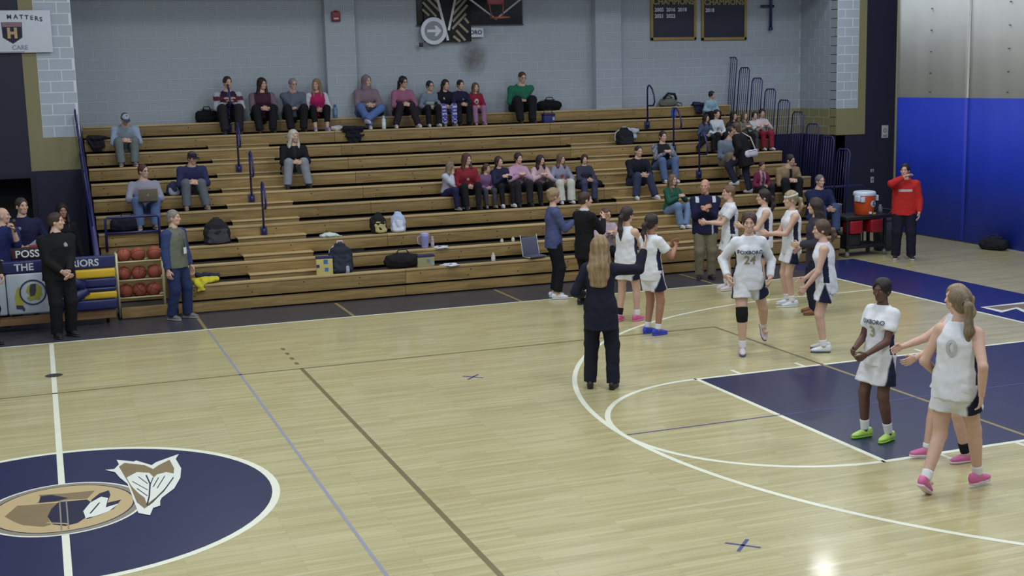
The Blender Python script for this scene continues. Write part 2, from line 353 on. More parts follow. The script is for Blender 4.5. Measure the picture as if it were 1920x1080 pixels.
    # --- garments
    def colour(prims, v, cmap):
        tg = tags(prims, v); c = np.zeros((len(v), 3))
        for t_ in np.unique(tg): c[tg == t_] = S(*cmap.get(int(t_), cmap[0]))
        return c
    tc = lambda v: np.stack([(v-P)@rt/s, (v-P)@fw/s, (v-P)@up/s], 1)   # torso coordinates
    tsdf = None
    if top:
        k_ = top.get('kind', 'long'); e = top.get('fit', .016); c0 = top['c']; cs = top.get('cs', c0); pr = []
        hem = top.get('hem', -.10) if sit is None else max(top.get('hem', 0), .0)
        if k_ == 'tank': prof = [(0, .15, .12), (.2, .168, .118), (.48, .14, .103), (.74, .15, .122), (.86, .118, .098), (.94, .088, .078), (1, .064, .06)] if not male else None
        else: prof = [(0, .155, .118)]+list(TP[1:4])+[(.86, TP[4][1], TP[4][2]), (.94, TP[5][1], TP[5][2]), (1, .064*(1.08 if male else 1), .06)]
        if top.get('boxy'): prof = [(t, a if t > .6 else max(a, prof[3][1]*1.0), max(b, .108) if t < .6 else b) for t, a, b in prof]
        L = torso(e, e, prof=prof, fl=(0, 1), tag=0)
        L2 = Loft(P+up*hem*s, L.B, [(t, np.interp((hem+.09+t*(.512-hem))/.602, L.t, L.a)*(1+.05*(1-t)), np.interp((hem+.09+t*(.512-hem))/.602, L.t, L.b)) for t in np.linspace(0, 1, 12)], rt, (1, 1), k=.03, tag=0)
        pr.append(L2)
        if top.get('belly'): pr.append(Ell(P+up*.15*s+fw*.05*s, (.15*s, (.10+top['belly'])*s, .16*s), np.stack([rt, fw, up]), k=.05))
        if not male and k_ != 'vestonly' and H > 1.45:
            for q in (1, -1): pr.append(Ell(P+up*.335*s+fw*.085*s+rt*q*.062*s, (.062*s, .055*s, .06*s), np.stack([rt, fw, up]), k=.05))
        if k_ != 'tank':
            for q in (1, -1):
                A, B = limb_arm(q, e*.9, tag=1, e2=e*.75); sh = Ell(SH[q]-rt*q*.035*s+up*.002*s, (.062*s*mw+e*.7, .053*s+e*.7, .05*s+e*.7), np.stack([rt, fw, up]), k=.04, tag=2)
                pr.append(sh)
                if k_ == 'tee': pr.append(Loft(A.A, A.A+(A.B-A.A)*.62, [(0, A.a[0]), (1, A.a[0]*.96+.002)], A.s, (0, 1), k=.03, tag=1))
                elif k_ == 'elbow': pr.append(Loft(A.A, A.B, list(zip(A.t, A.a)), A.s, (0, 0), k=.03, tag=1)); pr.append(cut_loft(B, 0, .3, (0, 1)))
                else: pr += [A, cut_loft(B, 0, .94, (0, 1))]
        if top.get('hood') == 'down': pr += [Ell(nb-fw*.055*s+up*.012*s, (.105*s, .06*s, .055*s), np.stack([rt, fw, up]), k=.03, tag=3), Loft(nb+rt*.085*s+fw*.01*s, nb+fw*.085*s-up*.05*s, [(0, .028*s), (1, .022*s)], k=.02, tag=3), Loft(nb-rt*.085*s+fw*.01*s, nb+fw*.085*s-up*.05*s, [(0, .028*s), (1, .022*s)], k=.02, tag=3)]
        if top.get('collar'): pr += [Loft(nb-up*.02*s, nb+up*.045*s, [(0, .078*s, .074*s), (1, .066*s, .064*s)], rt, (0, 1), k=.015, tag=3)]
        v, q_ = skin_field(pr, hb, noise=.0035 if lod < 2 else .004, seed=seed)
        c = colour(pr, v, {0: c0, 1: cs, 2: top.get('cy', c0 if top.get('vest') or k_ != 'long' else cs), 3: top.get('cc', c0)})
        if top.get('paint'):
            for fn, cc in top['paint']:
                w = np.clip(fn(tc(v), tags(pr, v)).astype(float), 0, 1)[:, None]; c = c*(1-w)+np.array(S(*cc))*w
        ob(top.get('name', 'shirt'), mesh_np('shirt', v, q_, c), root, M_CLOTH)
        tsdf = pr
        for tx in top.get('text', ()):
            body_text(root, tx, pr, P, rt, fw, up, s)
    if bot:
        k_ = bot.get('kind', 'pants'); e = bot.get('fit', .014); pr = [Loft(P-up*.10*s, P+up*.10*s, [(0, .12*s*wide+e, .10*s*wide+e), (.45, (.160 if male else .166)*s*wide+e, .114*s*wide+e), (1, (.150 if male else .138)*s*wide+e*.6, .105*s*wide+e*.6)], prt, (0, 1), k=.04)]
        for q in (1, -1):
            if k_ == 'shorts':
                A, B = limb_leg(q, e); L = bot.get('len', .72); r1 = bot.get('flare', .112)
                pr.append(Loft(A.A, A.A+(A.B-A.A)*L, [(0, .098*s+e*.5), (.5, (.092*s+r1*s)*.5), (1, r1*s)], A.s, (0, 1), k=.03, tag=1 if q == 1 else 2))
            else:
                st = bot.get('leg', 'straight')
                pf = {'straight': ([(0, .088), (.4, .085), (1, .068)], [(0, .068), (.5, .062), (1, .06)]), 'slim': ([(0, .086), (.4, .082), (1, .057)], [(0, .057), (.3, .057), (1, .042)]),
                      'wide': ([(0, .09), (.4, .09), (1, .08)], [(0, .08), (.5, .082), (1, .09)])}[st]
                A, B = limb_leg(q, e*.7, prof=pf); B = cut_loft(B, 0, bot.get('cut', 1.0), (0, 1)); A.tag = B.tag = 1 if q == 1 else 2
                if bot.get('cut', 1.0) >= 1.0: B = Loft(B.A, B.B+(B.B-B.A)*.05, list(zip(B.t, B.a)), B.s, (0, 1), k=.03, tag=B.tag)
                pr += [A, B]
        v, q_ = skin_field(pr, hb, noise=.0035, seed=seed+31)
        c = colour(pr, v, {0: bot['c'], 1: bot['c'], 2: bot.get('c2', bot['c'])})
        if bot.get('paint'):
            for fn, cc in bot['paint']:
                w = np.clip(fn(np.stack([(v-P)@prt/s, (v-P)[:, 1]/s, (v-P)[:, 2]/s], 1), v).astype(float), 0, 1)[:, None]; c = c*(1-w)+np.array(S(*cc))*w
        ob(bot.get('name', {'shorts': 'shorts', 'pants': 'trousers'}[k_]), mesh_np('trousers', v, q_, c), root, M_CLOTH)
    # --- shoes, socks
    for q in (1, -1):
        hip, kn, an, ft = legs[q]
        if shoe:
            a, b = shoe_mesh(*shoe); ft = math.radians(ft); sx = s*(1.05 if male else .97)
            pt = (toes or {}).get(q, 0)
            o = ob('shoe', a, root, loc=an-V3(0, 0, .085*s)); o.rotation_euler = (math.radians(pt), 0, ft); o.scale = (sx, sx, sx)
            if pt: 
                Rm = Matrix.Rotation(ft, 3, 'Z') @ Matrix.Rotation(math.radians(pt), 3, 'X'); off = Rm @ Vector((0, 0, .085*s)); o.location = Vector(an)-off
            so = ob('sole', b, o)
        if sock:
            B = limb_leg(q, .006)[1]; Cc = cut_loft(B, 1-sock[1], 1.0, (1, 1)); v, q_ = skin_field([Cc], .009); ob('sock', mesh_np('sock', v, q_, S(*sock[0])), root, M_CLOTH)
    # --- hair
    if hair and hair[0] != 'bald':
        kind, hcx = hair[0], hair[1]; pr = []; hl = hair[2] if len(hair) > 2 else 1.0
        vol = .010 if kind in ('short', 'buzz') else .018
        if kind == 'buzz': vol = .006
        cap_ = Ell(hp_(0, -.016, .038), V3(.077+vol, .095+vol, .088+vol)*g, RH)
        nape = Ell(hp_(0, -.055, -.035), V3(.066, .05, .06)*g, RH, k=.03*g)
        pr = [cap_, nape]
        face_cut = Ell(hp_(0, .122, -.030), V3(.078 if kind in ('pony', 'ponylow', 'bun') else .066, .098, .124)*g, RH, sub=True)
        tail = []
        dn = V3(0, 0, -1)
        if kind == 'fringe_bald': pr = [Ell(hp_(0, -.03, -.005), V3(.084, .085, .05)*g, RH)]
        if kind in ('short', 'buzz', 'fringe_bald'): pr += [Ell(hp_(0, .122, -.020), V3(.080, .092, .118)*g, RH, sub=True), Half(hp_(0, 0, -.066), -hu)]+[Ell(hp_(q*.092, .022, -.04), V3(.03, .046, .052)*g, RH, sub=True) for q in (1, -1)]
        else: pr += [face_cut]
        if kind == 'long':
            bk = -fw
            for q in (1, -1):
                a = hp_(q*.075, .0, .0); b = nb+rt*q*.085*s+fw*.045*s+up*.0*s; c_ = b-up*.17*s*hl+fw*.055*s
                tail += [Loft(a, b, [(0, .026*g, .05*g), (1, .032*g, .045*g)], hr, k=.03), Loft(b, c_, [(0, .03*g, .042*g), (1, .014*g, .026*g)], rt, k=.03)]
            a = hp_(0, -.07, .0); b = nb-fw*.095*s-up*.02*s; c_ = b-up*.24*s*hl-fw*.025*s
            tail += [Loft(a, b, [(0, .075*g, .045*g), (1, .09*g, .04*g)], hr, k=.04), Loft(b, c_, [(0, .10*g, .038*g), (1, .06*g, .02*g)], rt, k=.03)]
        if kind == 'longback':
            a = hp_(0, -.06, .0); b = nb-fw*.10*s-up*.04*s; c_ = b-up*.26*s*hl-fw*.02*s
            tail += [Loft(a, b, [(0, .085*g, .06*g), (1, .115*g, .055*g)], hr, k=.05), Loft(b, c_, [(0, .12*g, .05*g), (.6, .12*g, .045*g), (1, .09*g, .03*g)], rt, k=.03)]
            for q in (1, -1): tail += [Loft(hp_(q*.075, -.005, .02), nb+rt*q*.095*s-fw*.03*s-up*.08*s, [(0, .03*g, .05*g), (1, .035*g, .05*g)], hr, k=.04)]
        if kind in ('pony', 'ponylow'):
            z0 = .055 if kind == 'pony' else .0
            a = hp_(0, -.10, z0); b = hp_(0, -.155, z0-.02); c_ = b+dn*.16*s*hl-hf*.02*s; e_ = c_+dn*.16*s*hl+hf*.03*s
            tail += [Loft(a, b, [(0, .028*g), (1, .034*g)], hr, k=.02), Loft(b, c_, [(0, .034*g, .032*g), (1, .042*g, .034*g)], hr, k=.03), Loft(c_, e_, [(0, .042*g, .034*g), (1, .016*g, .014*g)], hr, k=.03)]
        if kind == 'bun': tail += [Ell(hp_(0, -.10, .075), V3(.045, .042, .042)*g, RH, k=.012)]
        if kind == 'bob':
            tail += [Loft(hp_(0, -.05, .02), hp_(0, -.06, -.10), [(0, .088*g, .062*g), (1, .088*g, .05*g)], hr, k=.03)]
        v, q_ = skin_field(pr[:2]+tail+pr[2:] if kind not in ('short', 'buzz', 'fringe_bald') else pr, hh*1.1, noise=.005 if kind == 'short' else .0035, seed=seed+5)
        c = np.tile(np.array(S(*hcx)), (len(v), 1))
        if len(hair) > 3: w = (.5+.5*np.sin(((v-hc)@hr)*90+((v-hc)@hf)*60))[:, None]; c = c*(1-w*.6)+np.array(S(*hair[3]))*w*.6
        ob('hair', mesh_np('hair', v, q_, c), root, M_HAIR)
    ex = extra or {}
    if 'cap' in ex:
        cc = ex['cap']; pr = [Ell(hp_(0, -.012, .042), V3(.088, .106, .09)*g, RH), Half(hp_(0, 0, .045), -hu+hf*.05)]
        v, q_ = skin_field(pr, hh); o = ob('baseball_cap', mesh_np('baseball_cap', v, q_, S(*cc)), root, M_CLOTH)
        sgn = -1 if ex.get('backward') else 1
        v, q_ = skin_field([Ell(hp_(0, .11*sgn, .046), V3(.075, .075, .008)*g, RH)], .006); ob('brim', mesh_np('brim', v, q_, S(*ex.get('brim', cc))), o, M_CLOTH)
    if 'hoodup' in ex:
        pr = [Ell(hp_(0, -.02, .03), V3(.10, .118, .115)*g, RH), Loft(hp_(0, -.03, -.03), nb+up*.0*s, [(0, .098*g, .10*g), (1, .12*s, .10*s)], hr, k=.04), Ell(hp_(0, .11, -.02), V3(.07, .085, .115)*g, RH, sub=True)]
        v, q_ = skin_field(pr, hh*1.2, noise=.003, seed=seed); ob('hood', mesh_np('hood', v, q_, S(*ex['hoodup'])), root, M_CLOTH)
    if 'glasses' in ex:
        m_ = MB()
        for q in (1, -1):
            m_.tube([hp_(q*.032+.021*math.cos(t), .094, .008+.016*math.sin(t)) for t in np.linspace(0, 2*math.pi, 9)[:-1]], .0028*g, 4, True); m_.tube([hp_(q*.053, .09, .012), hp_(q*.08, .0, .01)], .0028*g, 4)
        m_.tube([hp_(-.011, .095, .01), hp_(.011, .095, .01)], .0025*g, 4); m_.build('glasses', colmat((30, 28, 28), .4), root)
    if 'headband' in ex:
        v, q_ = skin_field([Loft(hp_(0, -.016, .052), hp_(0, -.012, .075), [(0, .0965*g, .1145*g), (1, .094*g, .112*g)], hr, (1, 1))], .006); ob('headband', mesh_np('headband', v, q_, S(*ex['headband'])), root, M_CLOTH)
    if 'kneepad' in ex:
        hip, kn, an, _ = legs[ex['kneepad'][0]]; v, q_ = skin_field([Loft(kn+(hip-kn)*.2, kn, [(0, .072*s), (1, .068*s)], prt, (1, 0), k=.02), Loft(kn, kn+(an-kn)*.22, [(0, .068*s), (1, .066*s)], prt, (0, 1), k=.02)], .009)
        ob('knee_sleeve', mesh_np('knee_sleeve', v, q_, S(*ex['kneepad'][1])), root, M_CLOTH)
    if 'sleeves' in ex:
        for q in (1, -1):
            A, B = limb_arm(q, .005); v, q_ = skin_field([cut_loft(A, .45, 1, (1, 0)), cut_loft(B, 0, .95, (0, 1))], .009); ob('arm_sleeve', mesh_np('arm_sleeve', v, q_, S(*ex['sleeves'])), root, M_CLOTH)
    if 'ankle' in ex:
        for q in ex['ankle'][0]:
            B = limb_leg(q, .010)[1]; v, q_ = skin_field([cut_loft(B, .72, .97, (1, 1))], .009); ob('ankle_brace', mesh_np('ankle_brace', v, q_, S(*ex['ankle'][1])), root, M_CLOTH)
    if 'tie' in ex:
        v, q_ = skin_field([Loft(hp_(0, -.118, .055 if hair[0] == 'pony' else 0), hp_(0, -.132, .05 if hair[0] == 'pony' else -.005), [(0, .038*g), (1, .038*g)], hr, (1, 1))], .006); ob('hair_tie', mesh_np('hair_tie', v, q_, S(*ex['tie'])), root, M_CLOTH)
    if 'lanyard' in ex:
        a = P+up*.50*s
        m_ = MB(); dd = fw*(.14*s*wide**1.3+.03)
        m_.tube([nb+rt*.06*s+fw*.03*s, P+up*.40*s+rt*.045*s+dd, P+up*.22*s+dd], .004, 4); m_.tube([nb-rt*.06*s+fw*.03*s, P+up*.40*s-rt*.045*s+dd, P+up*.22*s+dd], .004, 4); m_.build('lanyard', colmat((40, 60, 110), .6), root)
        c_ = P+up*.17*s+dd; bx = MB(); bx.add([c_+rt*x+up*z+fw*y for x in (-.035, .035) for y in (0, .004) for z in (-.05, .05)], [(0, 1, 3, 2), (4, 6, 7, 5), (0, 4, 5, 1), (2, 3, 7, 6), (0, 2, 6, 4), (1, 5, 7, 3)]); bx.build('badge', colmat((215, 220, 228), .4), root)
    return root, dict(P=P, arms=arms, legs=legs, hc=hc, nb=nb, rt=rt, fw=fw, up=up, s=s, RH=RH, g=g, hp=hp_)
def text_mesh(body, size, bold=0.0, align='CENTER', shear=0.0):
    cu = bpy.data.curves.new('lettering', 'FONT'); cu.body = body; cu.size = size; cu.align_x = align; cu.align_y = 'CENTER'; cu.offset = bold; cu.shear = shear; cu.resolution_u = 3
    o = bpy.data.objects.new('lettering', cu); COL.objects.link(o); dg = bpy.context.evaluated_depsgraph_get(); me = bpy.data.meshes.new_from_object(o.evaluated_get(dg)); bpy.data.objects.remove(o); bpy.data.curves.remove(cu)
    me.materials.clear(); return me
def body_text(root, tx, pr, P, rt, fw, up, s):
    """lettering laid on the garment surface. tx: text, size, height on torso, colour, back?"""
    me = text_mesh(tx[0], tx[1]*s, tx[1]*s*.02); sg = -1 if tx[4] else 1; xo = tx[5] if len(tx) > 5 else 0
    bm = bmesh.new(); bm.from_mesh(me); bmesh.ops.triangulate(bm, faces=bm.faces[:]); bmesh.ops.subdivide_edges(bm, edges=[e for e in bm.edges if e.calc_length() > .02], cuts=2, use_grid_fill=False)
    n = len(bm.verts); co = np.array([w.co[:] for w in bm.verts])
    O = P+up*tx[2]*s; p = O[None]+co[:, :1]*(-rt*sg)[None]+rt[None]*(-xo*sg)*s+co[:, 1:2]*up[None]+fw[None]*sg*.4
    U = [q for q in pr if not q.sub]
    t = np.zeros(n); p0 = p.copy()
    for _ in range(60):
        d = np.full(n, .5)
        for q in U:
            e_ = q.ev(p[:, 0], p[:, 1], p[:, 2]); w_ = np.maximum(q.k-np.abs(e_-d), 0)/q.k; d = np.minimum(e_, d)-w_*w_*q.k*.25
        t = np.clip(t+(d-.010)*.8, 0, .40); p = p0-fw[None]*sg*t[:, None]
    for i, w in enumerate(bm.verts): w.co = p[i]
    bm.to_mesh(me); bm.free(); ob('lettering', me, root, colmat(tx[3], .7))
# ------------------------------------------------------------------ room materials
def wood_floor():
    m = bpy.data.materials.new('maple_floor'); m.use_nodes = True; nt = m.node_tree; b = nt.nodes['Principled BSDF']; N = nt.nodes.new; Lk = nt.links.new
    tc = N('ShaderNodeTexCoord'); br = N('ShaderNodeTexBrick'); br.offset = .37; br.offset_frequency = 3; br.squash = 1.0
    for k_, v_ in (('Color1', (*S(190, 183, 141), 1)), ('Color2', (*S(176, 167, 122), 1)), ('Mortar', (*S(150, 136, 104), 1)), ('Scale', 1.0), ('Mortar Size', .0012), ('Bias', 0.0), ('Brick Width', .85), ('Row Height', .057)): br.inputs[k_].default_value = v_
    Lk(tc.outputs['Object'], br.inputs['Vector'])
    mp = N('ShaderNodeMapping'); mp.inputs['Scale'].default_value = (1.2, 22, 1); Lk(tc.outputs['Object'], mp.inputs[0]); nz = N('ShaderNodeTexNoise'); nz.inputs['Scale'].default_value = 1.0; nz.inputs['Detail'].default_value = 5; Lk(mp.outputs[0], nz.inputs['Vector'])
    mr = N('ShaderNodeMapRange'); mr.inputs[1].default_value = .3; mr.inputs[2].default_value = .7; mr.inputs[3].default_value = .86; mr.inputs[4].default_value = 1.08; Lk(nz.outputs[0], mr.inputs[0])
    mx = N('ShaderNodeVectorMath'); mx.operation = 'SCALE'; Lk(br.outputs['Color'], mx.inputs[0]); Lk(mr.outputs[0], mx.inputs['Scale']); Lk(mx.outputs[0], b.inputs['Base Color'])
    b.inputs['Specular IOR Level'].default_value = .4; b.inputs['Coat Weight'].default_value = .3; b.inputs['Coat Roughness'].default_value = .09
    n2 = N('ShaderNodeTexNoise'); n2.inputs['Scale'].default_value = 1.7; Lk(tc.outputs['Object'], n2.inputs['Vector']); m2 = N('ShaderNodeMapRange'); m2.inputs[3].default_value = .22; m2.inputs[4].default_value = .36; Lk(n2.outputs[0], m2.inputs[0]); Lk(m2.outputs[0], b.inputs['Roughness'])
    return m
def bleacher_wood(name, c1, c2, rough=.42):
    m = bpy.data.materials.new(name); m.use_nodes = True; nt = m.node_tree; b = nt.nodes['Principled BSDF']; N = nt.nodes.new; Lk = nt.links.new
    tc = N('ShaderNodeTexCoord'); oi = N('ShaderNodeObjectInfo'); ad = N('ShaderNodeVectorMath'); cx = N('ShaderNodeCombineXYZ')
    mu = N('ShaderNodeMath'); mu.operation = 'MULTIPLY'; mu.inputs[1].default_value = 37; Lk(oi.outputs['Random'], mu.inputs[0]); Lk(mu.outputs[0], cx.inputs[0]); Lk(mu.outputs[0], cx.inputs[2])
    Lk(tc.outputs['Object'], ad.inputs[0]); Lk(cx.outputs[0], ad.inputs[1])
    mp = N('ShaderNodeMapping'); mp.inputs['Scale'].default_value = (.8, 9, 9); Lk(ad.outputs[0], mp.inputs[0])
    nz = N('ShaderNodeTexNoise'); nz.inputs['Scale'].default_value = 1.6; nz.inputs['Detail'].default_value = 6; nz.inputs['Distortion'].default_value = 1.2; Lk(mp.outputs[0], nz.inputs['Vector'])
    cr = N('ShaderNodeValToRGB'); cr.color_ramp.elements[0].position = .3; cr.color_ramp.elements[0].color = (*S(*c1), 1); cr.color_ramp.elements[1].position = .68; cr.color_ramp.elements[1].color = (*S(*c2), 1); Lk(nz.outputs[0], cr.inputs[0])
    mr = N('ShaderNodeMapRange'); mr.inputs[3].default_value = .86; mr.inputs[4].default_value = 1.12; Lk(oi.outputs['Random'], mr.inputs[0])
    mx = N('ShaderNodeVectorMath'); mx.operation = 'SCALE'; Lk(cr.outputs[0], mx.inputs[0]); Lk(mr.outputs[0], mx.inputs['Scale']); Lk(mx.outputs[0], b.inputs['Base Color'])
    b.inputs['Roughness'].default_value = rough; b.inputs['Specular IOR Level'].default_value = .4
    return m
M_FLOOR = wood_floor()
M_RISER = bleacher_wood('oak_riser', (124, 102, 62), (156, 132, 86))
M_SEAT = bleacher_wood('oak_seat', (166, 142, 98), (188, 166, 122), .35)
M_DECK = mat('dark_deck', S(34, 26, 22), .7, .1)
M_BLOCK = mat('block_paint', S(158, 168, 180), .55, .035, 3.0, bump=.25, bscale=120)
M_MORTAR = mat('mortar_paint', S(177, 187, 198), .7, .05, 8)
M_TAN = mat('tan_paint', S(142, 138, 102), .55, .05, 3)
M_NAVY = mat('navy_paint', S(29, 31, 58), .5, .06, 3)
M_LINE = mat('line_paint', S(222, 226, 208), .35, .04, 3)
M_NAVYP = mat('navy_court_paint', S(36, 40, 76), .33, .08, 2)
M_DARKP = mat('dark_apron_paint', S(58, 58, 68), .33, .12, 2)
M_BLUEP = mat('blue_apron_paint', S(26, 34, 96), .33, .08, 2)
M_BROWNL = mat('brown_line_paint', S(112, 104, 72), .35, .05, 3)
M_TANL = mat('tan_line_paint', S(140, 126, 84), .35, .05, 3)
M_GREYL = mat('grey_line_paint', S(142, 144, 160), .35, .05, 3)
M_PURPL = mat('blue_line_paint', S(70, 70, 130), .35, .05, 3)
M_RAIL = mat('rail_blue_enamel', S(38, 40, 96), .4, .05, 5)
M_BLACK = mat('black_fabric', S(20, 20, 24), .8, .15, 12, bump=.3, bscale=60)
# ------------------------------------------------------------------ floor and court markings
BX, SY = 13.04, 7.82                      # baseline, far sideline
floor = ob('floor', MB().box(-7, 21.5, -10.5, 15.4, -.12, 0).mesh('floor'), None, M_FLOOR, kind='structure')
_z = [0.0006]
def flat(name, pts, m, lift=0):
    z = .0006+lift*.0003; me = bpy.data.meshes.new(name); bm = bmesh.new(); vs_ = [bm.verts.new((p[0], p[1], z)) for p in pts]; f = bm.faces.new(vs_); bm.normal_update()
    if f.normal.z < 0: f.normal_flip()
    bmesh.ops.triangulate(bm, faces=[f]); bm.to_mesh(me); bm.free(); return ob(name, me, floor, m)
def strip(name, pts, w, m, lift=1, closed=False):
    """a painted line of width w along pts"""
    z = .0006+lift*.0003; P_ = [Vector((p[0], p[1], 0)) for p in pts]; n = len(P_); V = []; F = []
    for i in range(n):
        a = P_[(i-1) % n] if (closed or i) else P_[i]; b = P_[(i+1) % n] if (closed or i < n-1) else P_[i]; d = (b-a).normalized(); q = Vector((-d.y, d.x, 0))*w/2
        V += [(P_[i].x+q.x, P_[i].y+q.y, z), (P_[i].x-q.x, P_[i].y-q.y, z)]
    for i in range(n if closed else n-1): j = (i+1) % n; F.append((2*i+1, 2*j+1, 2*j, 2*i))
    me = bpy.data.meshes.new(name); me.from_pydata(V, [], F); me.update(); return ob(name, me, floor, m)
LW = .06
flat('sideline_apron', [(-7, SY), (BX+.01, SY), (BX+.01, 13.6), (-7, 13.6)], M_DARKP)
flat('baseline_apron', [(BX, -10.4), (14.72, -10.4), (14.72, 9.28), (BX, 9.28)], M_BLUEP, 0)
strip('sideline', [(-7, SY+.02), (BX, SY+.02)], LW, M_LINE); strip('baseline', [(BX+.02, -10), (BX+.02, SY+.04)], LW, M_LINE)
strip('centre_line', [(0, SY), (0, 1.86)], LW, M_LINE); strip('centre_line', [(0, .73), (0, 1.83)], LW, M_LINE, 4); strip('centre_line', [(0, -10), (0, -.73)], LW, M_LINE, 4)
arc = lambda cx, cy, rx, ry, a0, a1, n: [(cx+rx*math.cos(math.radians(a0+(a1-a0)*i/n)), cy+ry*math.sin(math.radians(a0+(a1-a0)*i/n))) for i in range(n+1)]
strip('three_point_line', [(BX, 6.14)]+arc(BX-1.6, 0, 6.02, 6.14, 90, 270, 72)+[(BX, -6.14)], LW, M_LINE, 3)
flat('lane_paint', [(BX-5.79, 1.83), (BX, 1.83), (BX, -1.83), (BX-5.79, -1.83)], M_NAVYP)
for sg in (1, -1):
    strip('lane_line', [(BX-5.82, sg*1.83), (BX, sg*1.83)], LW, M_LINE)
    for i, xx in enumerate((2.13, 2.45, 3.36, 4.27, 5.18)): strip('lane_mark', [(BX-xx, sg*1.86), (BX-xx, sg*2.06)], .05 if i else .2, M_LINE)
strip('free_throw_line', [(BX-5.79, 1.86), (BX-5.79, -1.86)], LW, M_LINE, 2)
strip('free_throw_circle', arc(BX-5.79, 0, 1.83, 1.83, 90, 270, 40), LW, M_LINE, 2)
strip('volleyball_line', [(-6, 4.56), (9.02, 4.56)], .045, M_BROWNL, 1); strip('volleyball_line', [(9.02, 4.56), (9.02, 1.83)], .045, M_BROWNL, 1); strip('volleyball_end_line', [(9.02, 1.83), (9.02, -4.56)], .05, M_TANL, 3)
strip('attack_line', [(3.0, 4.56), (3.0, -6)], .05, M_BROWNL, 1)
for i in range(4): yy = 4.82+i*.33; strip('attack_line_dash', [(3.0, yy), (3.0, yy+.14)], .05, M_BROWNL, 1)
strip('practice_line', [(2.22, SY), (2.22, -6)], .032, M_GREYL, 1)
strip('shooting_line', [(5.45, 0), (BX, 0)], .025, M_PURPL, 4)
for xx in (2.2, 4.48, 7.29, 10.9): strip('coaching_box_mark', [(xx, SY+.05), (xx, 9.2)], .05, M_TANL, 2)
for (a, b) in (((872, 703), (902, 711)), ((1378, 1015), (1408, 1030))):
    c = (atz(*a)+atz(*b))/2; d = .10
    for sgn in (1, -1): strip('tape_mark', [(c[0]-d, c[1]-d*sgn), (c[0]+d, c[1]+d*sgn)], .03, M_PURPL, 2)
c = atz(101, 704); flat('pole_socket', arc(c[0], c[1], .11, .11, 0, 348, 29), mat('steel_cover', S(88, 90, 92), .4, .1, 8, metal=.6), 3)
# centre circle with the painted emblem
flat('centre_circle', arc(0, 0, 1.83, 1.83, 0, 354, 59), M_NAVYP, 1); strip('circle_line', arc(0, 0, 1.84, 1.84, 0, 355, 71), .07, M_LINE, 3, True)
E1 = mat('emblem_bronze', S(128, 112, 82), .35, .06, 4); E2 = mat('emblem_tan', S(186, 166, 124), .35, .05, 4); E3 = mat('emblem_white', S(218, 224, 216), .35, .03, 4); E4 = mat('emblem_navy', S(34, 36, 62), .35, .06, 4); E5 = mat('emblem_grey', S(136, 130, 116), .35, .05, 4)
EP = lambda l: [atz(x/3.4286, 780+y/3.4286)[:2] for x, y in l]
o_ = EP([(0, 560)])[0]
# ring ellipse fitted on the floor: right end near (900,560), top (560,430), bottom (240,780)
def ring(f): 
    pts = []
    for i in range(60):
        a = 2*math.pi*i/60; pts.append((.685*f*math.cos(a), .735*f*math.sin(a)))
    return pts
feather_out = EP([(675, 350), (735, 345), (765, 315), (750, 285), (860, 297), (875, 290), (975, 320), (1005, 300), (1150, 248), (1130, 280), (1165, 340), (1160, 400), (1120, 470), (1040, 530), (1030, 550), (1030, 580), (985, 595), (965, 642), (890, 628), (820, 440), (770, 400), (740, 365)])
flat('emblem_shield_edge', feather_out, E3, 20)
flat('emblem_shield', EP([(765, 330), (800, 305), (930, 320), (985, 345), (1020, 320), (1090, 285), (1120, 340), (1115, 400), (1060, 480), (985, 560), (930, 600), (880, 560), (830, 440), (800, 390)]), E1, 21)
flat('emblem_feather', EP([(815, 400), (880, 365), (960, 370), (990, 400), (1010, 380), (1070, 365), (1120, 375), (1100, 430), (1000, 530), (945, 570), (930, 530), (890, 500), (850, 460), (830, 430)]), E3, 22)
strip('emblem_quill', EP([(940, 385), (965, 440), (960, 520), (945, 580)]), .014, E4, 23); strip('emblem_quill', EP([(1115, 400), (1050, 490), (955, 580)]), .014, E4, 23)
for c0, c1 in (((890, 395), (950, 440)), ((850, 425), (950, 480)), ((985, 400), (965, 450)), ((1020, 400), (985, 460)), ((1060, 390), (1010, 470)), ((880, 470), (950, 520))): strip('emblem_barb', EP([c0, c1]), .010, E4, 24)
flat('emblem_rim_line', ring(1.0), E3, 7); flat('emblem_rim', ring(.965), E5, 8); flat('emblem_field_edge', ring(.88), E4, 9); flat('emblem_field', ring(.86), E2, 10)
flat('emblem_profile', EP([(30, 650), (110, 580), (250, 570), (380, 560), (330, 600), (305, 650), (330, 700), (280, 715), (150, 705), (95, 685)]), E1, 12)
flat('emblem_hair', EP([(380, 555), (560, 540), (590, 560), (540, 620), (560, 650), (500, 690), (420, 710), (340, 700), (305, 650), (330, 600)]), E4, 12)
flat('emblem_brow', EP([(250, 510), (420, 500), (610, 482), (560, 535), (440, 540), (380, 550), (250, 560), (235, 565), (265, 535)]), E1, 12); flat('emblem_band', EP([(260, 520), (330, 510), (440, 530), (360, 552), (250, 562)]), E4, 13)
flat('emblem_plume', EP([(590, 540), (640, 500), (700, 480), (710, 510), (690, 560), (780, 540), (730, 600), (640, 640), (560, 665), (530, 620), (570, 590)]), E4, 13); flat('emblem_plume_white', EP([(535, 615), (580, 560), (650, 522), (695, 530), (680, 590), (765, 565), (700, 615), (620, 645), (550, 660), (545, 640)]), E3, 14)
strip('emblem_quill', EP([(580, 630), (640, 560)]), .015, E4, 15); strip('emblem_cheek', EP([(300, 690), (420, 695), (440, 700)]), .02, E2, 15)
strip('emblem_centre_trace', [(-.028, -.6), (-.028, .2)], .012, E5, 16); strip('emblem_centre_trace', [(.028, -.6), (.028, .2)], .012, E5, 16)
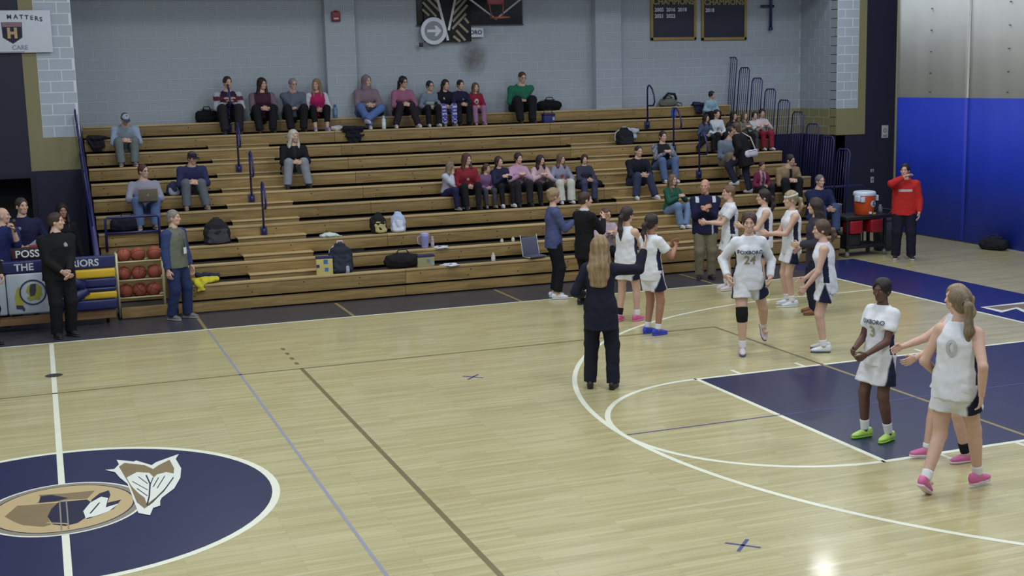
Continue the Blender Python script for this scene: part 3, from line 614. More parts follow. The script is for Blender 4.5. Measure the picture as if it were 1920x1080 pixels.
# arrow on the baseline apron
flat('apron_letter_edge', [atz(*p)[:2] for p in ((1838, 576), (1925, 566), (1925, 588), (1905, 579), (1878, 586))], E3, 2); flat('apron_letter', [atz(*p)[:2] for p in ((1848, 576), (1925, 569), (1925, 583), (1907, 576), (1879, 582))], E1, 3)
# ------------------------------------------------------------------ walls of painted concrete block
BW, BH, J = .4064, .2032, .012
Z0 = .108
BLK = {}
def block_mesh(w, m):
    k = (round(w, 3), m.name)
    if k not in BLK:
        b = MB(); d = .004; a, h = w/2, (BH-J)/2; e = .004
        b.add([(-a, 0, -h), (a, 0, -h), (a, 0, h), (-a, 0, h), (-a+e, -d, -h+e), (a-e, -d, -h+e), (a-e, -d, h-e), (-a+e, -d, h-e)], [(4, 5, 6, 7), (0, 1, 5, 4), (1, 2, 6, 5), (2, 3, 7, 6), (3, 0, 4, 7)])
        me = b.mesh('block'); me.materials.append(m); BLK[k] = me
    return BLK[k]
def lay_blocks(wall, origin, ang, length, z0, z1, mfun, limit=300, pick=None):
    """blocks on a wall face; origin lower-left corner seen from the front"""
    r0 = int(round((z0-Z0)/BH)); r1 = int(math.ceil((z1-Z0)/BH-.01)); L = []
    for r in range(r0, r1):
        x = -(BW/2 if r % 2 else 0)
        while x < length-1e-6:
            a, b = max(x, 0), min(x+BW, length); x += BW
            if b-a > .05: L.append(((a+b)/2, Z0+(r+.5)*BH, b-a-J))
    ca, sa = math.cos(ang), math.sin(ang)
    wp = lambda t, z: (origin[0]+ca*t, origin[1]+sa*t, z)
    L.sort(key=lambda q: (np.linalg.norm(np.array(wp(q[0], q[1]))-CP) if pick is None else pick(q)))
    for t, z, w in L[:limit]: ob('block', block_mesh(w, mfun(z)), wall, loc=wp(t, z), rotz=ang)
    rest = {}
    for t, z, w in L[limit:]: rest.setdefault(mfun(z).name, []).append((t, z, w))
    for mn, q in rest.items():
        b = MB()
        for t, z, w in q:
            me = block_mesh(w, MATS[mn]); b.add([(wp(t+v.co.x, z+v.co.z)[0]+sa*-v.co.y*-1*0+(-sa)*v.co.y, wp(t+v.co.x, 0)[1]+ca*v.co.y, z+v.co.z) for v in me.vertices], [tuple(p.vertices) for p in me.polygons])
        b.build('blocks', MATS[mn], wall, kind='stuff')
YB, YF, XL, XR, ZT = 15.2, 13.7, .80, 17.30, 7.8
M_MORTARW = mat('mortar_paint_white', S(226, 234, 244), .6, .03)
M_BLOCK_LIT = mat('block_paint_lit', S(180, 192, 206), .5, .03, 3.0, bump=.25, bscale=120)  # same block paint lightened: brighter light on the front walls put into colour
band_lit = lambda z: M_BLOCK_LIT
band = lambda z: M_BLOCK if z > Z0+13*BH else (M_TAN if z > Z0+10*BH else M_NAVY)
wall_back = ob('wall_back', MB().box(XL-.3, XR+.3, YB, YB+.3, 0, ZT).mesh('wall_back'), None, M_MORTAR, kind='structure')
lay_blocks(wall_back, (XL, YB, 0), 0, XR-XL, Z0+10*BH, 5.65, band, 300, pick=lambda q: (0 if q[1] > 2.9 else 1, np.linalg.norm(np.array((XL+q[0], YB, q[1]))-CP)))
def scuff():
    m = bpy.data.materials.new('scuff'); m.use_nodes = True; nt = m.node_tree; N = nt.nodes.new; Lk = nt.links.new; b = nt.nodes['Principled BSDF']; b.inputs['Base Color'].default_value = (*S(116, 112, 114), 1); b.inputs['Roughness'].default_value = .8
    tc = N('ShaderNodeTexCoord'); g_ = N('ShaderNodeTexGradient'); g_.gradient_type = 'SPHERICAL'; mp = N('ShaderNodeMapping'); mp.inputs['Scale'].default_value = (2.6, 1, 2.2); Lk(tc.outputs['Object'], mp.inputs[0]); Lk(mp.outputs[0], g_.inputs[0])
    nz = N('ShaderNodeTexNoise'); nz.inputs['Scale'].default_value = 7; Lk(tc.outputs['Object'], nz.inputs[0]); mu = N('ShaderNodeMath'); mu.operation = 'MULTIPLY'; Lk(g_.outputs['Fac'], mu.inputs[0]); Lk(nz.outputs[0], mu.inputs[1]); m2 = N('ShaderNodeMath'); m2.operation = 'MULTIPLY'; m2.inputs[1].default_value = 1.25; m2.use_clamp = True; Lk(mu.outputs[0], m2.inputs[0])
    tr = N('ShaderNodeBsdfTransparent'); mx = N('ShaderNodeMixShader'); Lk(m2.outputs[0], mx.inputs[0]); Lk(tr.outputs[0], mx.inputs[1]); Lk(b.outputs[0], mx.inputs[2]); Lk(mx.outputs[0], nt.nodes['Material Output'].inputs[0]); MATS['scuff'] = m; return m
p = aty(886, 108, YB); MB().add([(-.4, 0, -.46), (.4, 0, -.46), (.4, 0, .46), (-.4, 0, .46)], [(0, 1, 2, 3)]).build('scuff_mark', scuff(), wall_back, loc=(p[0], YB-.0085, p[2]))
low = MB().box(XL, XR, YB-.008, YB, 0, Z0+10*BH).build('painted_band', M_NAVY, wall_back)
for i, (x0, x1) in enumerate(((5.78, 6.40), (11.86, 12.48))):
    w = ob('wall_pilaster_%s' % ('left', 'right')[i], MB().box(x0, x1, YB-.22, YB, 0, ZT).mesh('wall_pilaster'), None, M_MORTAR, kind='structure')
    lay_blocks(w, (x0, YB-.22, 0), 0, x1-x0, Z0+12*BH, 5.65, lambda z: M_BLOCK)
# side returns of the alcove
wr_ = ob('wall_right', MB().box(XR, XR+.25, YF, YB, 0, ZT).mesh('wall_right'), None, M_MORTAR, kind='structure')
lay_blocks(wr_, (XR, YB, 0), -math.pi/2, YB-YF, Z0+10*BH, 5.65, band); MB().box(XR-.008, XR, YF, YB, 0, Z0+10*BH).build('painted_band', M_NAVY, wr_)
ob('wall_left', MB().box(XL-.25, XL, YF+.25, YB, 0, ZT).mesh('wall_left'), None, M_MORTAR, kind='structure')
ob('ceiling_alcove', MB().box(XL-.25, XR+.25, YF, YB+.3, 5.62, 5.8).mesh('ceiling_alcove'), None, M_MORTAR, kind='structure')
# walls either side of the alcove
wfr = ob('wall_front_right', MB().box(XR, 22, YF, YF+.25, 0, ZT).mesh('wall_front_right'), None, M_NAVY, kind='structure')
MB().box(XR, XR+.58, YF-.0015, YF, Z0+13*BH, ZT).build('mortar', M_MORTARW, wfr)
lay_blocks(wfr, (XR, YF, 0), 0, .58, Z0+13*BH, 5.65, band_lit)
MB().box(XR, XR+.58, YF-.006, YF, Z0+10*BH, Z0+13*BH).box(XR+.58, 18.09, YF-.006, YF, Z0+10*BH, ZT).build('painted_band', M_TAN, wfr)
wfl = ob('wall_front_left', MB().box(-.05, XL, YF, YF+.25, 0, ZT).box(-7, -.05, YF, YF+.25, 2.02, ZT).box(-7, -2.2, YF, YF+.25, 0, 2.02).mesh('wall_front_left'), None, M_NAVY, kind='structure')
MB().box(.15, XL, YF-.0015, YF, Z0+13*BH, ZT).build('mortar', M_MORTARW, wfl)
lay_blocks(wfl, (.15, YF, 0), 0, XL-.15, Z0+13*BH, 5.65, band_lit)
MB().box(-.10, XL, YF-.006, YF, Z0+10*BH, Z0+13*BH).box(-.10, .15, YF-.006, YF, Z0+13*BH, ZT).build('painted_band', M_TAN, wfl)
d1 = ob('door_1', MB().box(-2.2, -.05, YF+1.0, YF+1.06, 0, 2.05).box(-.05, 0, YF+.25, YF+1.06, 0, 2.05).box(-2.25, -2.2, YF+.25, YF+1.06, 0, 2.05).box(-2.25, 0, YF+.25, YF+1.06, 2.02, 2.07).mesh('door_1'), None, mat('dark_doorway', S(20, 20, 30), .7, .1), kind='structure')
MB().box(-.13, -.05, YF-.03, YF, 0, 2.02).box(-2.2, -.05, YF-.03, YF, 2.02, 2.10).build('door_frame', mat('door_frame_navy', S(24, 26, 48), .45), d1)
MB().box(-1.12, -1.08, YF+.98, YF+1.0, .02, 2.0).build('door_edge', colmat((14, 14, 20)), d1)
# ------------------------------------------------------------------ divider curtain at the right
cur = thing('divider_curtain', 'tall gym divider curtain with blue lower half and pale upper half', 'curtain', (18.05, 0, 0))
def wavy(y0, y1, z0, z1, th=.012, amp=.007):
    b = MB(); n = int((y1-y0)/.12); V = []; F = []
    for i in range(n+1):
        y = y0+(y1-y0)*i/n; x = amp*math.sin(y*5.1)+amp*.6*math.sin(y*11+1)
        V += [(x-th/2, y, z0), (x-th/2, y, z1), (x+th/2, y, z1), (x+th/2, y, z0)]
    for i in range(n):
        for j in range(4): F.append((4*i+j, 4*i+(j+1) % 4, 4*i+4+(j+1) % 4, 4*i+4+j))
    F += [(3, 2, 1, 0), (4*n, 4*n+1, 4*n+2, 4*n+3)]
    b.add(V, F, True); return b
M_CURB = mat('blue_vinyl', S(28, 58, 196), .58, .08, 1.2, bump=.15, bscale=2.5); M_CURW = mat('white_mesh_vinyl', S(240, 244, 246), .6, .05, 1.5)
for i in range(9):
    y1 = 12.5-i*2.35; y0 = y1-2.345
    wavy(y0, y1, .02, 2.99).build('lower_panel', M_CURB, cur); wavy(y0, y1, 2.99, 7.4, .008).build('upper_panel', M_CURW, cur)
    MB().box(-.012, -.006, y0-.03, y0+.03, 2.99, 7.4).build('seam', mat('seam_white', S(206, 210, 206), .6), cur)
    for z in (3.1, 3.5, 3.95, 4.4, 4.85): MB().lathe([(.02, 0), (.02, .02)], (-.03, y1-1.17, z), 8).build('grommet', colmat((70, 72, 74), .4), cur)
MB().box(-.015, .015, 12.46, 12.52, .02, 7.4).build('edge_hem', mat('edge_hem', S(150, 146, 120), .6), cur)
# ------------------------------------------------------------------ bleachers
Y0, RUN, ZB, RISE = 9.25, .56, .473, .2415
ny = lambda k: Y0+RUN*k
nz_ = lambda k: ZB+RISE*k
bl = thing('bleachers', 'long wooden pull-out bleachers of eleven rows filling the alcove', 'bleachers', (0, 0, 0))
BL0, BL1, CUT = .88, 15.2, 1.95
secs = [(BL0, 5.72), (5.725, 10.45), (10.455, BL1)]
rb = random.Random(3)
BOLT = mat('bolt_steel', S(40, 34, 30), .5)
for k in range(11):
    for i, (a, b) in enumerate(secs):
        if k < 3 and i == 0: a = CUT
        if k < 2 and i == 2: b = (14.4, 14.62)[k]
        y, z = ny(k), nz_(k)
        MB().box(a, b, y, y+.14, z-.04, z, .008).build('seat_board', M_SEAT, bl)
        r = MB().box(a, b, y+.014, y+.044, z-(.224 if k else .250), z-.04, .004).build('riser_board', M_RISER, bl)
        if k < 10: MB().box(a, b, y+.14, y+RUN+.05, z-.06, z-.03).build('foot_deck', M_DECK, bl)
        bb2 = MB(); x = a+.25
        while x < b-.1:
            for zz in (z-.085, z-.185):
                if rb.random() < .75:
                    xx = x+rb.uniform(-.04, .04); q = .011
                    bb2.add([(xx-q, y+.012, zz-q*.8), (xx+q, y+.012, zz-q*.8), (xx+q, y+.012, zz+q*.8), (xx-q, y+.012, zz+q*.8)], [(0, 1, 2, 3)])
            x += .9
        bb2.build('bolts', BOLT, r, kind='stuff')
for (a, b) in ((1.08, 5.72), (5.725, 10.45), (10.455, 14.4)): MB().box(a, b, Y0+.05, Y0+.075, .02, .190, .004).build('kick_board', M_RISER, bl)
MB().box(1.1, 3.1, Y0+.055, Y0+.07, .0, .03).build('kick_runner', M_DECK, bl)
MB().box(BL0+.1, BL1-.1, YB-.25, YB-.2, .2, nz_(10)-.06).build('back_frame', M_DECK, bl)
# intermediate steps in the aisles
def aisle(x0, x1, ks):
    for k in ks:
        y, z = ny(k), nz_(k)
        s_ = MB().box(x0, x1, y+.34, y+RUN+.01, z+.03, z+.055, .006).build('step_board', M_SEAT, bl); MB().box(x0+.01, x1-.01, y+.355, y+.37, z-.03, z+.03).build('step_riser', M_RISER, s_)
aisle(3.15, 4.35, range(0, 9)); aisle(10.6, 11.7, range(0, 8))
# aisle handrails: post on the riser, loop towards the court
def handrail(u, v, hgt=.84):
    k = min(range(11), key=lambda q: abs(aty(u, v, ny(q))[2]-(nz_(q)-.10))); p = aty(u, v, ny(k)); x, y, z = p[0], ny(k)-.03, nz_(k)-.10
    t = [(x, y, z), (x, y, z+hgt-.12), (x, y-.015, z+hgt-.04), (x, y-.06, z+hgt)]
    lp = [(x, y-.12, z+hgt), (x, y-.24, z+hgt-.08), (x, y-.33, z+hgt-.22), (x, y-.35, z+hgt-.36), (x, y-.30, z+hgt-.43), (x, y-.18, z+hgt-.44), (x, y, z+hgt-.44)]
    r = MB().tube(t+lp, .019, 8).build('handrail', M_RAIL, bl)
    MB().box(x-.055, x+.055, y+.0, y+.046, z-.10, z+.06, .01).tube([(x, y, z-.06), (x, y, z+.03)], .032, 8).build('rail_base', M_RAIL, r)
for u, v in ((430, 250), (447, 304), (471, 360), (494, 424), (1213, 222), (1262, 272), (1310, 318)): handrail(u, v)
# guard panels stepping down both ends
def guard(x, k, out):
    y, z = ny(k), nz_(k); h = 1.08; y0, y1 = y+.02, y+.46; zb = z-.25; ox = out*.10
    pts = [(x, y0, zb), (x+ox, y0, z+h-.07), (x+ox, y0+.07, z+h), (x+ox, y1-.07, z+h), (x+ox, y1, z+h-.07), (x, y1, zb)]
    g_ = MB().tube(pts, .014, 6).build('guard_panel', M_RAIL, bl)
    for i in range(1, 5): yy = y0+(y1-y0)*i/5; MB().tube([(x, yy, zb), (x+ox, yy, z+h-.01)], .008, 5).build('bar', M_RAIL, g_)
for k in range(11):
    if k > 1: guard(BL1+.08, k, 1)
    if k > 2: guard(BL0-.05, k, -1)
# sloping stringer at the left end
MB().tube([(BL0-.08, Y0+.45, .78), (BL0-.08, ny(10)+.2, nz_(10)+.1)], .05, 8).build('end_stringer', M_RAIL, bl)
MB().add([(BL0-.02, Y0+1.6, 0), (BL0-.02, YF, 0), (BL0-.02, YB-.3, nz_(10)-.1), (BL0-.02, Y0+1.6, nz_(3)-.2), (BL0-.01, Y0+1.6, 0), (BL0-.01, YF, 0), (BL0-.01, YB-.3, nz_(10)-.1), (BL0-.01, Y0+1.6, nz_(3)-.2)], [(0, 1, 2, 3), (7, 6, 5, 4)]).build('end_panel', M_DECK, bl)
MB().add([(BL1+.02, ny(2)+.1, 0), (BL1+.02, YB-.1, 0), (BL1+.02, YB-.1, nz_(10)-.1), (BL1+.02, ny(2)+.1, nz_(2)-.2), (BL1+.01, ny(2)+.1, 0), (BL1+.01, YB-.1, 0), (BL1+.01, YB-.1, nz_(10)-.1), (BL1+.01, ny(2)+.1, nz_(2)-.2)], [(0, 1, 2, 3), (7, 6, 5, 4)]).build('end_panel', mat('end_panel_navy', S(26, 30, 84), .6), bl)
MB().box(BL0+.02, CUT, ny(3)+.05, ny(3)+.07, .02, nz_(3)-.235).build('skirt_board', M_RISER, bl)
MB().box(CUT-.02, CUT, Y0+.05, ny(3), .02, nz_(0)-.05).build('cutout_side', M_RISER, bl)
# rails closing the cut-outs
def cutrail(x0, x1, y, zb, zt):
    r = MB().tube([(x0, y, zb), (x0, y, zt-.03), (x0+.03, y, zt), (x1-.03, y, zt), (x1, y, zt-.03), (x1, y, zb)], .022, 8).build('cutout_rail', M_RAIL, bl); MB().tube([(x0, y, (zb+zt)/2+.02), (x1, y, (zb+zt)/2+.02)], .02, 8).build('rail_bar', M_RAIL, r)
cutrail(1.0, 1.87, 10.88, .9, 1.47); cutrail(15.3, 16.3, 11.2, .02, 1.22)
# ------------------------------------------------------------------ wall-hung things
def letters(root, txt, size, cx, y, cz, colr, bold=.0, depth=.003, name='lettering', ry=0, align='CENTER'):
    me = text_mesh(txt, size, bold, align); 
    for v in me.vertices: v.co = (v.co.x, -depth, v.co.y)
    me.materials.append(colmat(colr, .6)); o = ob(name, me, root, loc=(cx, y, cz)); return o
p = aty(629, 32, YB-.23); fa = thing('fire_alarm', 'small red fire alarm box on the grey block pilaster', 'alarm', (p[0], YB-.23, p[2]-.09))
MB().box(-.09, .09, -.06, 0, .0, .2, .012).build('case', colmat((120, 30, 40), .4), fa); MB().box(-.05, .05, -.068, -.06, .04, .075).build('label_plate', colmat((190, 180, 180), .5), fa); MB().lathe([(.045, 0), (.045, .012), (.02, .02)], (0, -.05, .2), 12).build('strobe', colmat((150, 60, 70), .3), fa)
# dark panel behind the folded hoop
dp = thing('wall_pad', 'wide black wall pad high behind the striped banner and hoop', 'wall pad', (9.0, YB, 4.78)); MB().box(-1.2, 1.2, -.05, -.008, 0, 1.2, .01).build('pad', mat('black_vinyl', S(18, 18, 24), .35, .1, 3), dp); MB().box(-1.22, 1.22, -.056, -.008, -.02, 0).build('edge_trim', colmat((60, 62, 70), .5), dp)
# striped banner
x0 = 7.93; sb = thing('striped_banner', 'black banner with tan diagonal stripes hanging beside the round arrow sign', 'banner', (x0, YB-.10, 4.42))
MB().box(0, 1.05, -.02, 0, 0, 1.3, .004).build('cloth', mat('banner_black', S(22, 22, 28), .7, .1, 4), sb)
ST = mat('banner_tan', S(150, 146, 128), .7, .06, 5)
def bar(c0, c1, w, m, y=-.024, name='stripe'):
    A_, B_ = (aty(760+c[0]/7.385, c[1]/7.385, YB-.12) for c in (c0, c1)); A_ = Vector((A_[0]-x0, A_[2]-4.42)); B_ = Vector((B_[0]-x0, B_[2]-4.42)); d = (B_-A_).normalized(); n = Vector((-d.y, d.x))*w/2
    P_ = [(q.x, y, q.y) for q in (A_+n, B_+n, B_-n, A_-n)]; return MB().add(P_+[(a_, y+.004, c_) for a_, _, c_ in P_], [(0, 1, 2, 3), (7, 6, 5, 4), (0, 4, 5, 1), (1, 5, 6, 2), (2, 6, 7, 3), (3, 7, 4, 0)]).build(name, m, sb)
for c0, c1 in (((650, 400), (840, 190)), ((655, 300), (860, 70)), ((660, 200), (850, -20)), ((690, 70), (790, -30))): bar(c0, c1, .05, ST)
for c0, c1 in (((820, 250), (875, 320)), ((745, 330), (870, 450)), ((705, 420), (830, 560)), ((665, 500), (760, 575))): bar(c0, c1, .05, ST)
for c0, c1 in (((240, 30), (430, 230)), ((300, -20), (470, 150)), ((360, -60), (480, 70)), ((235, 130), (330, 215))): bar(c0, c1, .045, ST)
bar((430, -60), (590, 560), .055, mat('banner_white', S(206, 210, 216), .6, .03), -.034, 'white_stripe'); bar((690, -20), (598, 420), .05, MATS['banner_white'], -.034, 'white_stripe')
# round arrow sign
p = aty(813, 58, YB-.16); rs = thing('arrow_sign', 'round white sign with a white arrow pointing right on grey', 'sign', (p[0], YB-.16, p[2]))
def disc(r, y0, y1, n=32, r2=None):
    b = MB(); V = [(r*math.cos(2*math.pi*i/n), y, r*math.sin(2*math.pi*i/n)) for y in (y0, y1) for i in range(n)]; b.add(V, [tuple(range(n)), tuple(range(2*n-1, n-1, -1))]+[(i, i+n, (i+1) % n+n, (i+1) % n) for i in range(n)]); return b
disc(.285, -.02, .01).build('plate', mat('sign_white', S(206, 212, 226), .45, .02), rs); disc(.205, -.026, -.018).build('disc', colmat((128, 136, 140), .5), rs)
MB().prism([(-.15, -.032, -.028), (.04, -.032, -.028), (.01, -.032, -.11), (.06, -.032, -.11), (.165, -.032, 0), (.06, -.032, .11), (.01, -.032, .11), (.04, -.032, .028), (-.15, -.032, .028)], 0, 0, (0, .006, 0)).build('arrow', MATS['sign_white'], rs)
MB().box(-.32, -.24, -.01, .05, -.33, -.24, .01).build('bracket', colmat((24, 24, 30), .5), rs); MB().box(-.05, .05, .01, .06, -.05, .05).build('standoff', colmat((24, 24, 30), .5), rs)
p = aty(893, 61, YB-.12); bs = thing('name_sign', 'small white sign lettered BORO below the black wall pad', 'sign', (p[0], YB-.10, p[2])); MB().box(-.28, .17, -.01, .092, -.10, .10, .005).build('plate', MATS['sign_white'], bs); letters(bs, 'FOXBORO', .125, -.165, -.012, 0, (40, 44, 90), .004)
# folded hoop assembly
hp = thing('basketball_hoop', 'raised basketball backboard seen from behind with a grey V brace and orange rim', 'hoop', (aty(930, 36, 14.2)[0], 14.2, aty(930, 36, 14.2)[2]))
MB().tube([(-.62, 0, .45), (0, 0, 0), (.62, 0, .45)], .022, 8).build('brace', colmat((140, 142, 146), .4), hp)
MB().box(-.75, .75, .06, .10, .42, 1.5, .02).build('backboard', mat('smoked_glass', S(44, 46, 56), .15, .05), hp)
MB().box(-.18, .18, -.02, .06, .30, .55, .01).build('mount_plate', colmat((110, 40, 50), .6), hp); MB().tube([(.0+.2*math.cos(a), -.25+.2*math.sin(a), .02) for a in np.linspace(0, 2*math.pi, 17)[:-1]], .012, 6, True).build('rim', colmat((150, 80, 56), .6), hp)
MB().tube([(-.16, -.03, .35), (-.12, -.09, .02)], .012, 6).tube([(.16, -.03, .35), (.12, -.09, .02)], .012, 6).build('rim_bracket', colmat((120, 64, 50), .6), hp)
MB().tube([(-.5, .12, .9), (-.5, YB-14.2, 2.2)], .035, 8).build('swing_arm', colmat((80, 82, 88), .5), hp); MB().tube([(.5, .12, .9), (.5, YB-14.2, 2.2)], .035, 8).build('swing_arm', colmat((80, 82, 88), .5), hp)
# champions boards
for i, (u0, u1, yrs) in enumerate(((1219, 1304, ('2005  2016  2018', '2021  2022')), (1314, 1398, ('2018',)))):
    a, b = aty(u0, 76, YB), aty(u1, 76, YB); w = b[0]-a[0]
    cb = thing('champions_board', ('navy champions board listing five years in white' if i == 0 else 'navy champions board listing only the year 2018'), 'board', (a[0], YB, a[2]), 0, 'champions boards on the back wall')
    MB().box(.05, w-.05, -.035, -.008, .06, 1.5).build('panel', mat('board_navy', S(20, 22, 50), .45, .05), cb)
    GF = mat('gold_frame', S(146, 124, 66), .45, .08, 6)
    MB().box(0, .06, -.05, -.008, 0, 1.5, .006).build('frame_side', GF, cb); MB().box(w-.06, w, -.05, -.008, 0, 1.5, .006).build('frame_side', GF, cb); MB().box(0, w, -.05, -.008, 0, .065, .006).build('frame_bottom', GF, cb)
    for z_ in range(1): letters(cb, 'CHAMPIONS', .185, w/2, -.036, .86, (150, 140, 88), .006)
    for j, t in enumerate(yrs): letters(cb, t, .115, .10, -.036, .68-.14*j, (205, 206, 214), .004, align='LEFT')
    letters(cb, 'LEAGUE', .185, w/2, -.036, 1.12, (150, 140, 88), .006) if False else None
# bracket pole high right
p = aty(1445, 55, YB-.1); br_ = thing('wall_bracket', 'dark blue cross-shaped pole bracket high beside the champions boards', 'bracket', (p[0], YB-.1, p[2]))
MB().tube([(0, 0, .02), (0, 0, 1.3)], .035, 8).build('pole', M_RAIL, br_); MB().tube([(-.26, 0, .53), (.08, 0, .53)], .028, 8).build('crossbar', M_RAIL, br_); MB().tube([(0, 0, -.02), (0, 0, .05)], .05, 8).build('foot_cap', M_RAIL, br_); MB().box(-.05, .05, 0, .1, .85, .95).build('wall_clip', M_RAIL, br_)
# paper sign, outlets, banner
p = aty(1659, 247, YF); ps = thing('paper_sign', 'white paper notice taped to the navy wall by the curtain', 'sign', (p[0], YF, p[2]-.14)); MB().box(-.09, .09, -.008, 0, 0, .29).build('sheet', colmat((196, 196, 196), .8), ps); disc(.05, -.011, -.008).build('emblem', colmat((120, 120, 124), .8), ps).location = (0, 0, .17); disc(.03, -.013, -.011).build('emblem_centre', colmat((190, 190, 190), .8), ps).location = (0, 0, .17)
MB().box(-.06, .06, -.011, -.008, .03, .045).build('text_line', colmat((90, 90, 96), .8), ps); MB().box(-.06, .06, -.011, -.008, .06, .07).build('text_line', colmat((90, 90, 96), .8), ps)
for (u, v, nm) in ((1635, 337, 'lower'), (1635, 320, 'upper')):
    p = aty(u, v, YF); so = thing('outlet_plate', 'pale outlet plate on the dark wall, %s of two' % nm, 'outlet', (p[0], YF, p[2])); hh_ = .07 if nm == 'lower' else .035
    MB().box(-.045, .045, -.012, 0, -hh_, hh_, .004).build('plate', colmat((160, 160, 160), .5), so); MB().box(-.015, .015, -.015, -.01, -.02, .02).build('socket', colmat((60, 60, 62), .5), so)
wb = thing('wall_banner', 'white banner with a navy shield on the left wall', 'banner', (.44, YF-.07, aty(98, 98, YF-.07)[2]))
MB().box(-2.6, 0, -.01, 0, 0, .75, .003).build('sheet', mat('banner_sheet', S(214, 222, 236), .6, .02), wb)
pz_ = aty(23, 62, YF-.08); sx = pz_[0]-.44; sz = pz_[2]-wb.location.z
for nm, f, c_, y_ in (('shield_edge', 1.0, (50, 44, 60), -.013), ('shield', .86, (30, 30, 62), -.016)):
    MB().prism([(sx+q[0]*f, y_, sz+q[1]*f) for q in ((-.175, .19), (.175, .19), (.165, -.08), (0, -.19), (-.165, -.08))], 0, 0, (0, .003, 0)).build(nm, colmat(c_, .6), wb)
MB().prism([(sx-.165, -.018, sz+.185), (sx+.165, -.018, sz+.185), (sx+.162, -.018, sz+.11), (sx-.162, -.018, sz+.11)], 0, 0, (0, .003, 0)).build('shield_band', colmat((150, 120, 130), .6), wb)
letters(wb, 'H', .24, sx, -.02, sz-.01, (196, 170, 130), .014)
cxs = [(-.21, 'M'), (.03, 'M'), (.14, 'A'), (.235, 'T'), (.325, 'T'), (.41, 'E'), (.49, 'R'), (.565, 'S')]
for dx, ch in cxs: letters(wb, ch, .105, sx+dx-.06, -.014, sz+.285-.22*(dx-.1)**2, (70, 72, 96), .003)
letters(wb, 'CARE', .11, sx+.11, -.014, sz-.26, (150, 156, 176), .002); MB().box(sx-.4, sx+.18, -.013, -.01, sz-.345, sz-.33).build('small_print', colmat((130, 136, 156), .6), wb)
# ------------------------------------------------------------------ scorer's table
st = thing('scorer_table', 'padded courtside scorer table with navy top band and warrior panels', 'table', (0, 8.95, 0))
PADW = mat('pad_white', S(176, 186, 200), .4, .04, 2); PADN = mat('pad_navy', S(30, 36, 92), .42, .08, 3); PADY = mat('pad_yellow', S(206, 172, 44), .42, .06, 3)
MB().box(-3.2, 1.0, .10, .32, .80, .86, .01).build('table_top', colmat((60, 62, 70), .5), st)
for xx in (-2.6, -.95, .86): MB().tube([(xx, .25, 0), (xx, .25, .8)], .025, 8).build('leg', colmat((40, 40, 46), .5), st)
MB().box(-3.2, 1.02, 0, .14, .90, 1.08, .02).build('top_band', PADN, st)
MB().box(-.57, .03, 0, .12, .27, .895, .03).build('front_panel', PADW, st)
MB().box(-1.2, -.58, 0, .12, .27, .895, .03).build('front_panel', PADW, st); MB().box(.04, 1.0, .03, .12, .25, .895, .02).build('front_panel', PADW, st)
MB().box(-3.2, .98, .05, .10, .10, .24, .008).build('base_board', mat('base_board_wood', S(128, 98, 66), .55, .12, 4), st)
for a, b, z0, z1, m_ in ((.42, 1.01, .745, .885, PADY), (.55, 1.01, .60, .74, PADN), (.52, 1.01, .42, .53, PADY), (.3, 1.01, .25, .41, PADN), (.50, 1.01, .535, .60, PADN)):
    MB().box(a, b, -.03, .09, z0, z1, .03).build('pad_bar', m_, st)
MB().tube([(.10, .03, .86), (.56, .0, .62)], .085, 10).build('pad_chevron', PADN, st); MB().tube([(.12, .03, .30), (.58, .0, .58)], .085, 10).build('pad_chevron', PADN, st)
letters(st, 'THE', .15, -.30, -.002, .985, (190, 194, 206), .004); letters(st, 'WARRIORS', .15, .40, -.002, .985, (190, 194, 206), .004)
# team emblem on the white panel
ex_, ez = -.20, .60
b = MB(); b.tube([(ex_+.185*math.cos(a), -.004, ez+.185*math.sin(a)) for a in np.linspace(0, 2*math.pi, 33)[:-1]], .012, 5, True); b.build('emblem_ring', colmat((40, 46, 90), .5), st)
def panelpoly(name, pts, c_, y_): MB().prism([(ex_+a, y_, ez+b_) for a, b_ in pts], 0, 0, (0, .004, 0)).build(name, colmat(c_, .5), st)
panelpoly('emblem_profile', [(-.10, .02), (-.07, .10), (.0, .135), (.08, .12), (.13, .06), (.12, -.01), (.135, -.05), (.10, -.07), (.09, -.12), (.02, -.11), (-.05, -.13), (-.09, -.08), (-.05, -.04)], (150, 150, 60), -.006)
panelpoly('emblem_hair', [(-.03, .125), (.05, .13), (.045, .02), (.02, -.05), (-.04, -.06), (-.05, .03)], (50, 52, 70), -.010)
panelpoly('emblem_feather', [(-.20, .10), (-.165, .06), (-.185, -.05), (-.15, -.16), (-.13, -.24), (-.19, -.22), (-.255, -.18), (-.265, -.06), (-.235, .05)], (160, 158, 60), -.006)
panelpoly('emblem_feather_tip', [(-.255, -.18), (-.16, -.19), (-.13, -.25), (-.145, -.285), (-.18, -.245), (-.25, -.235)], (48, 54, 80), -.009)
po = thing('possession_indicator', 'black possession box lettered POSS on the scorer table', 'scoreboard', (aty(54, 486, 9.1)[0], 9.12, 1.08)); MB().box(-.26, .20, 0, .18, 0, .17, .008).build('case', colmat((22, 22, 26), .5), po); letters(po, 'POSS', .155, -.015, -.002, .085, (212, 216, 222), .003); MB().box(.02, .2, .02, .16, .17, .20, .005).build('arrow_lamp', colmat((130, 40, 60), .4), po); MB().box(-.23, -.15, -.003, .0, .02, .15).build('red_window', colmat((70, 24, 34), .4), po)
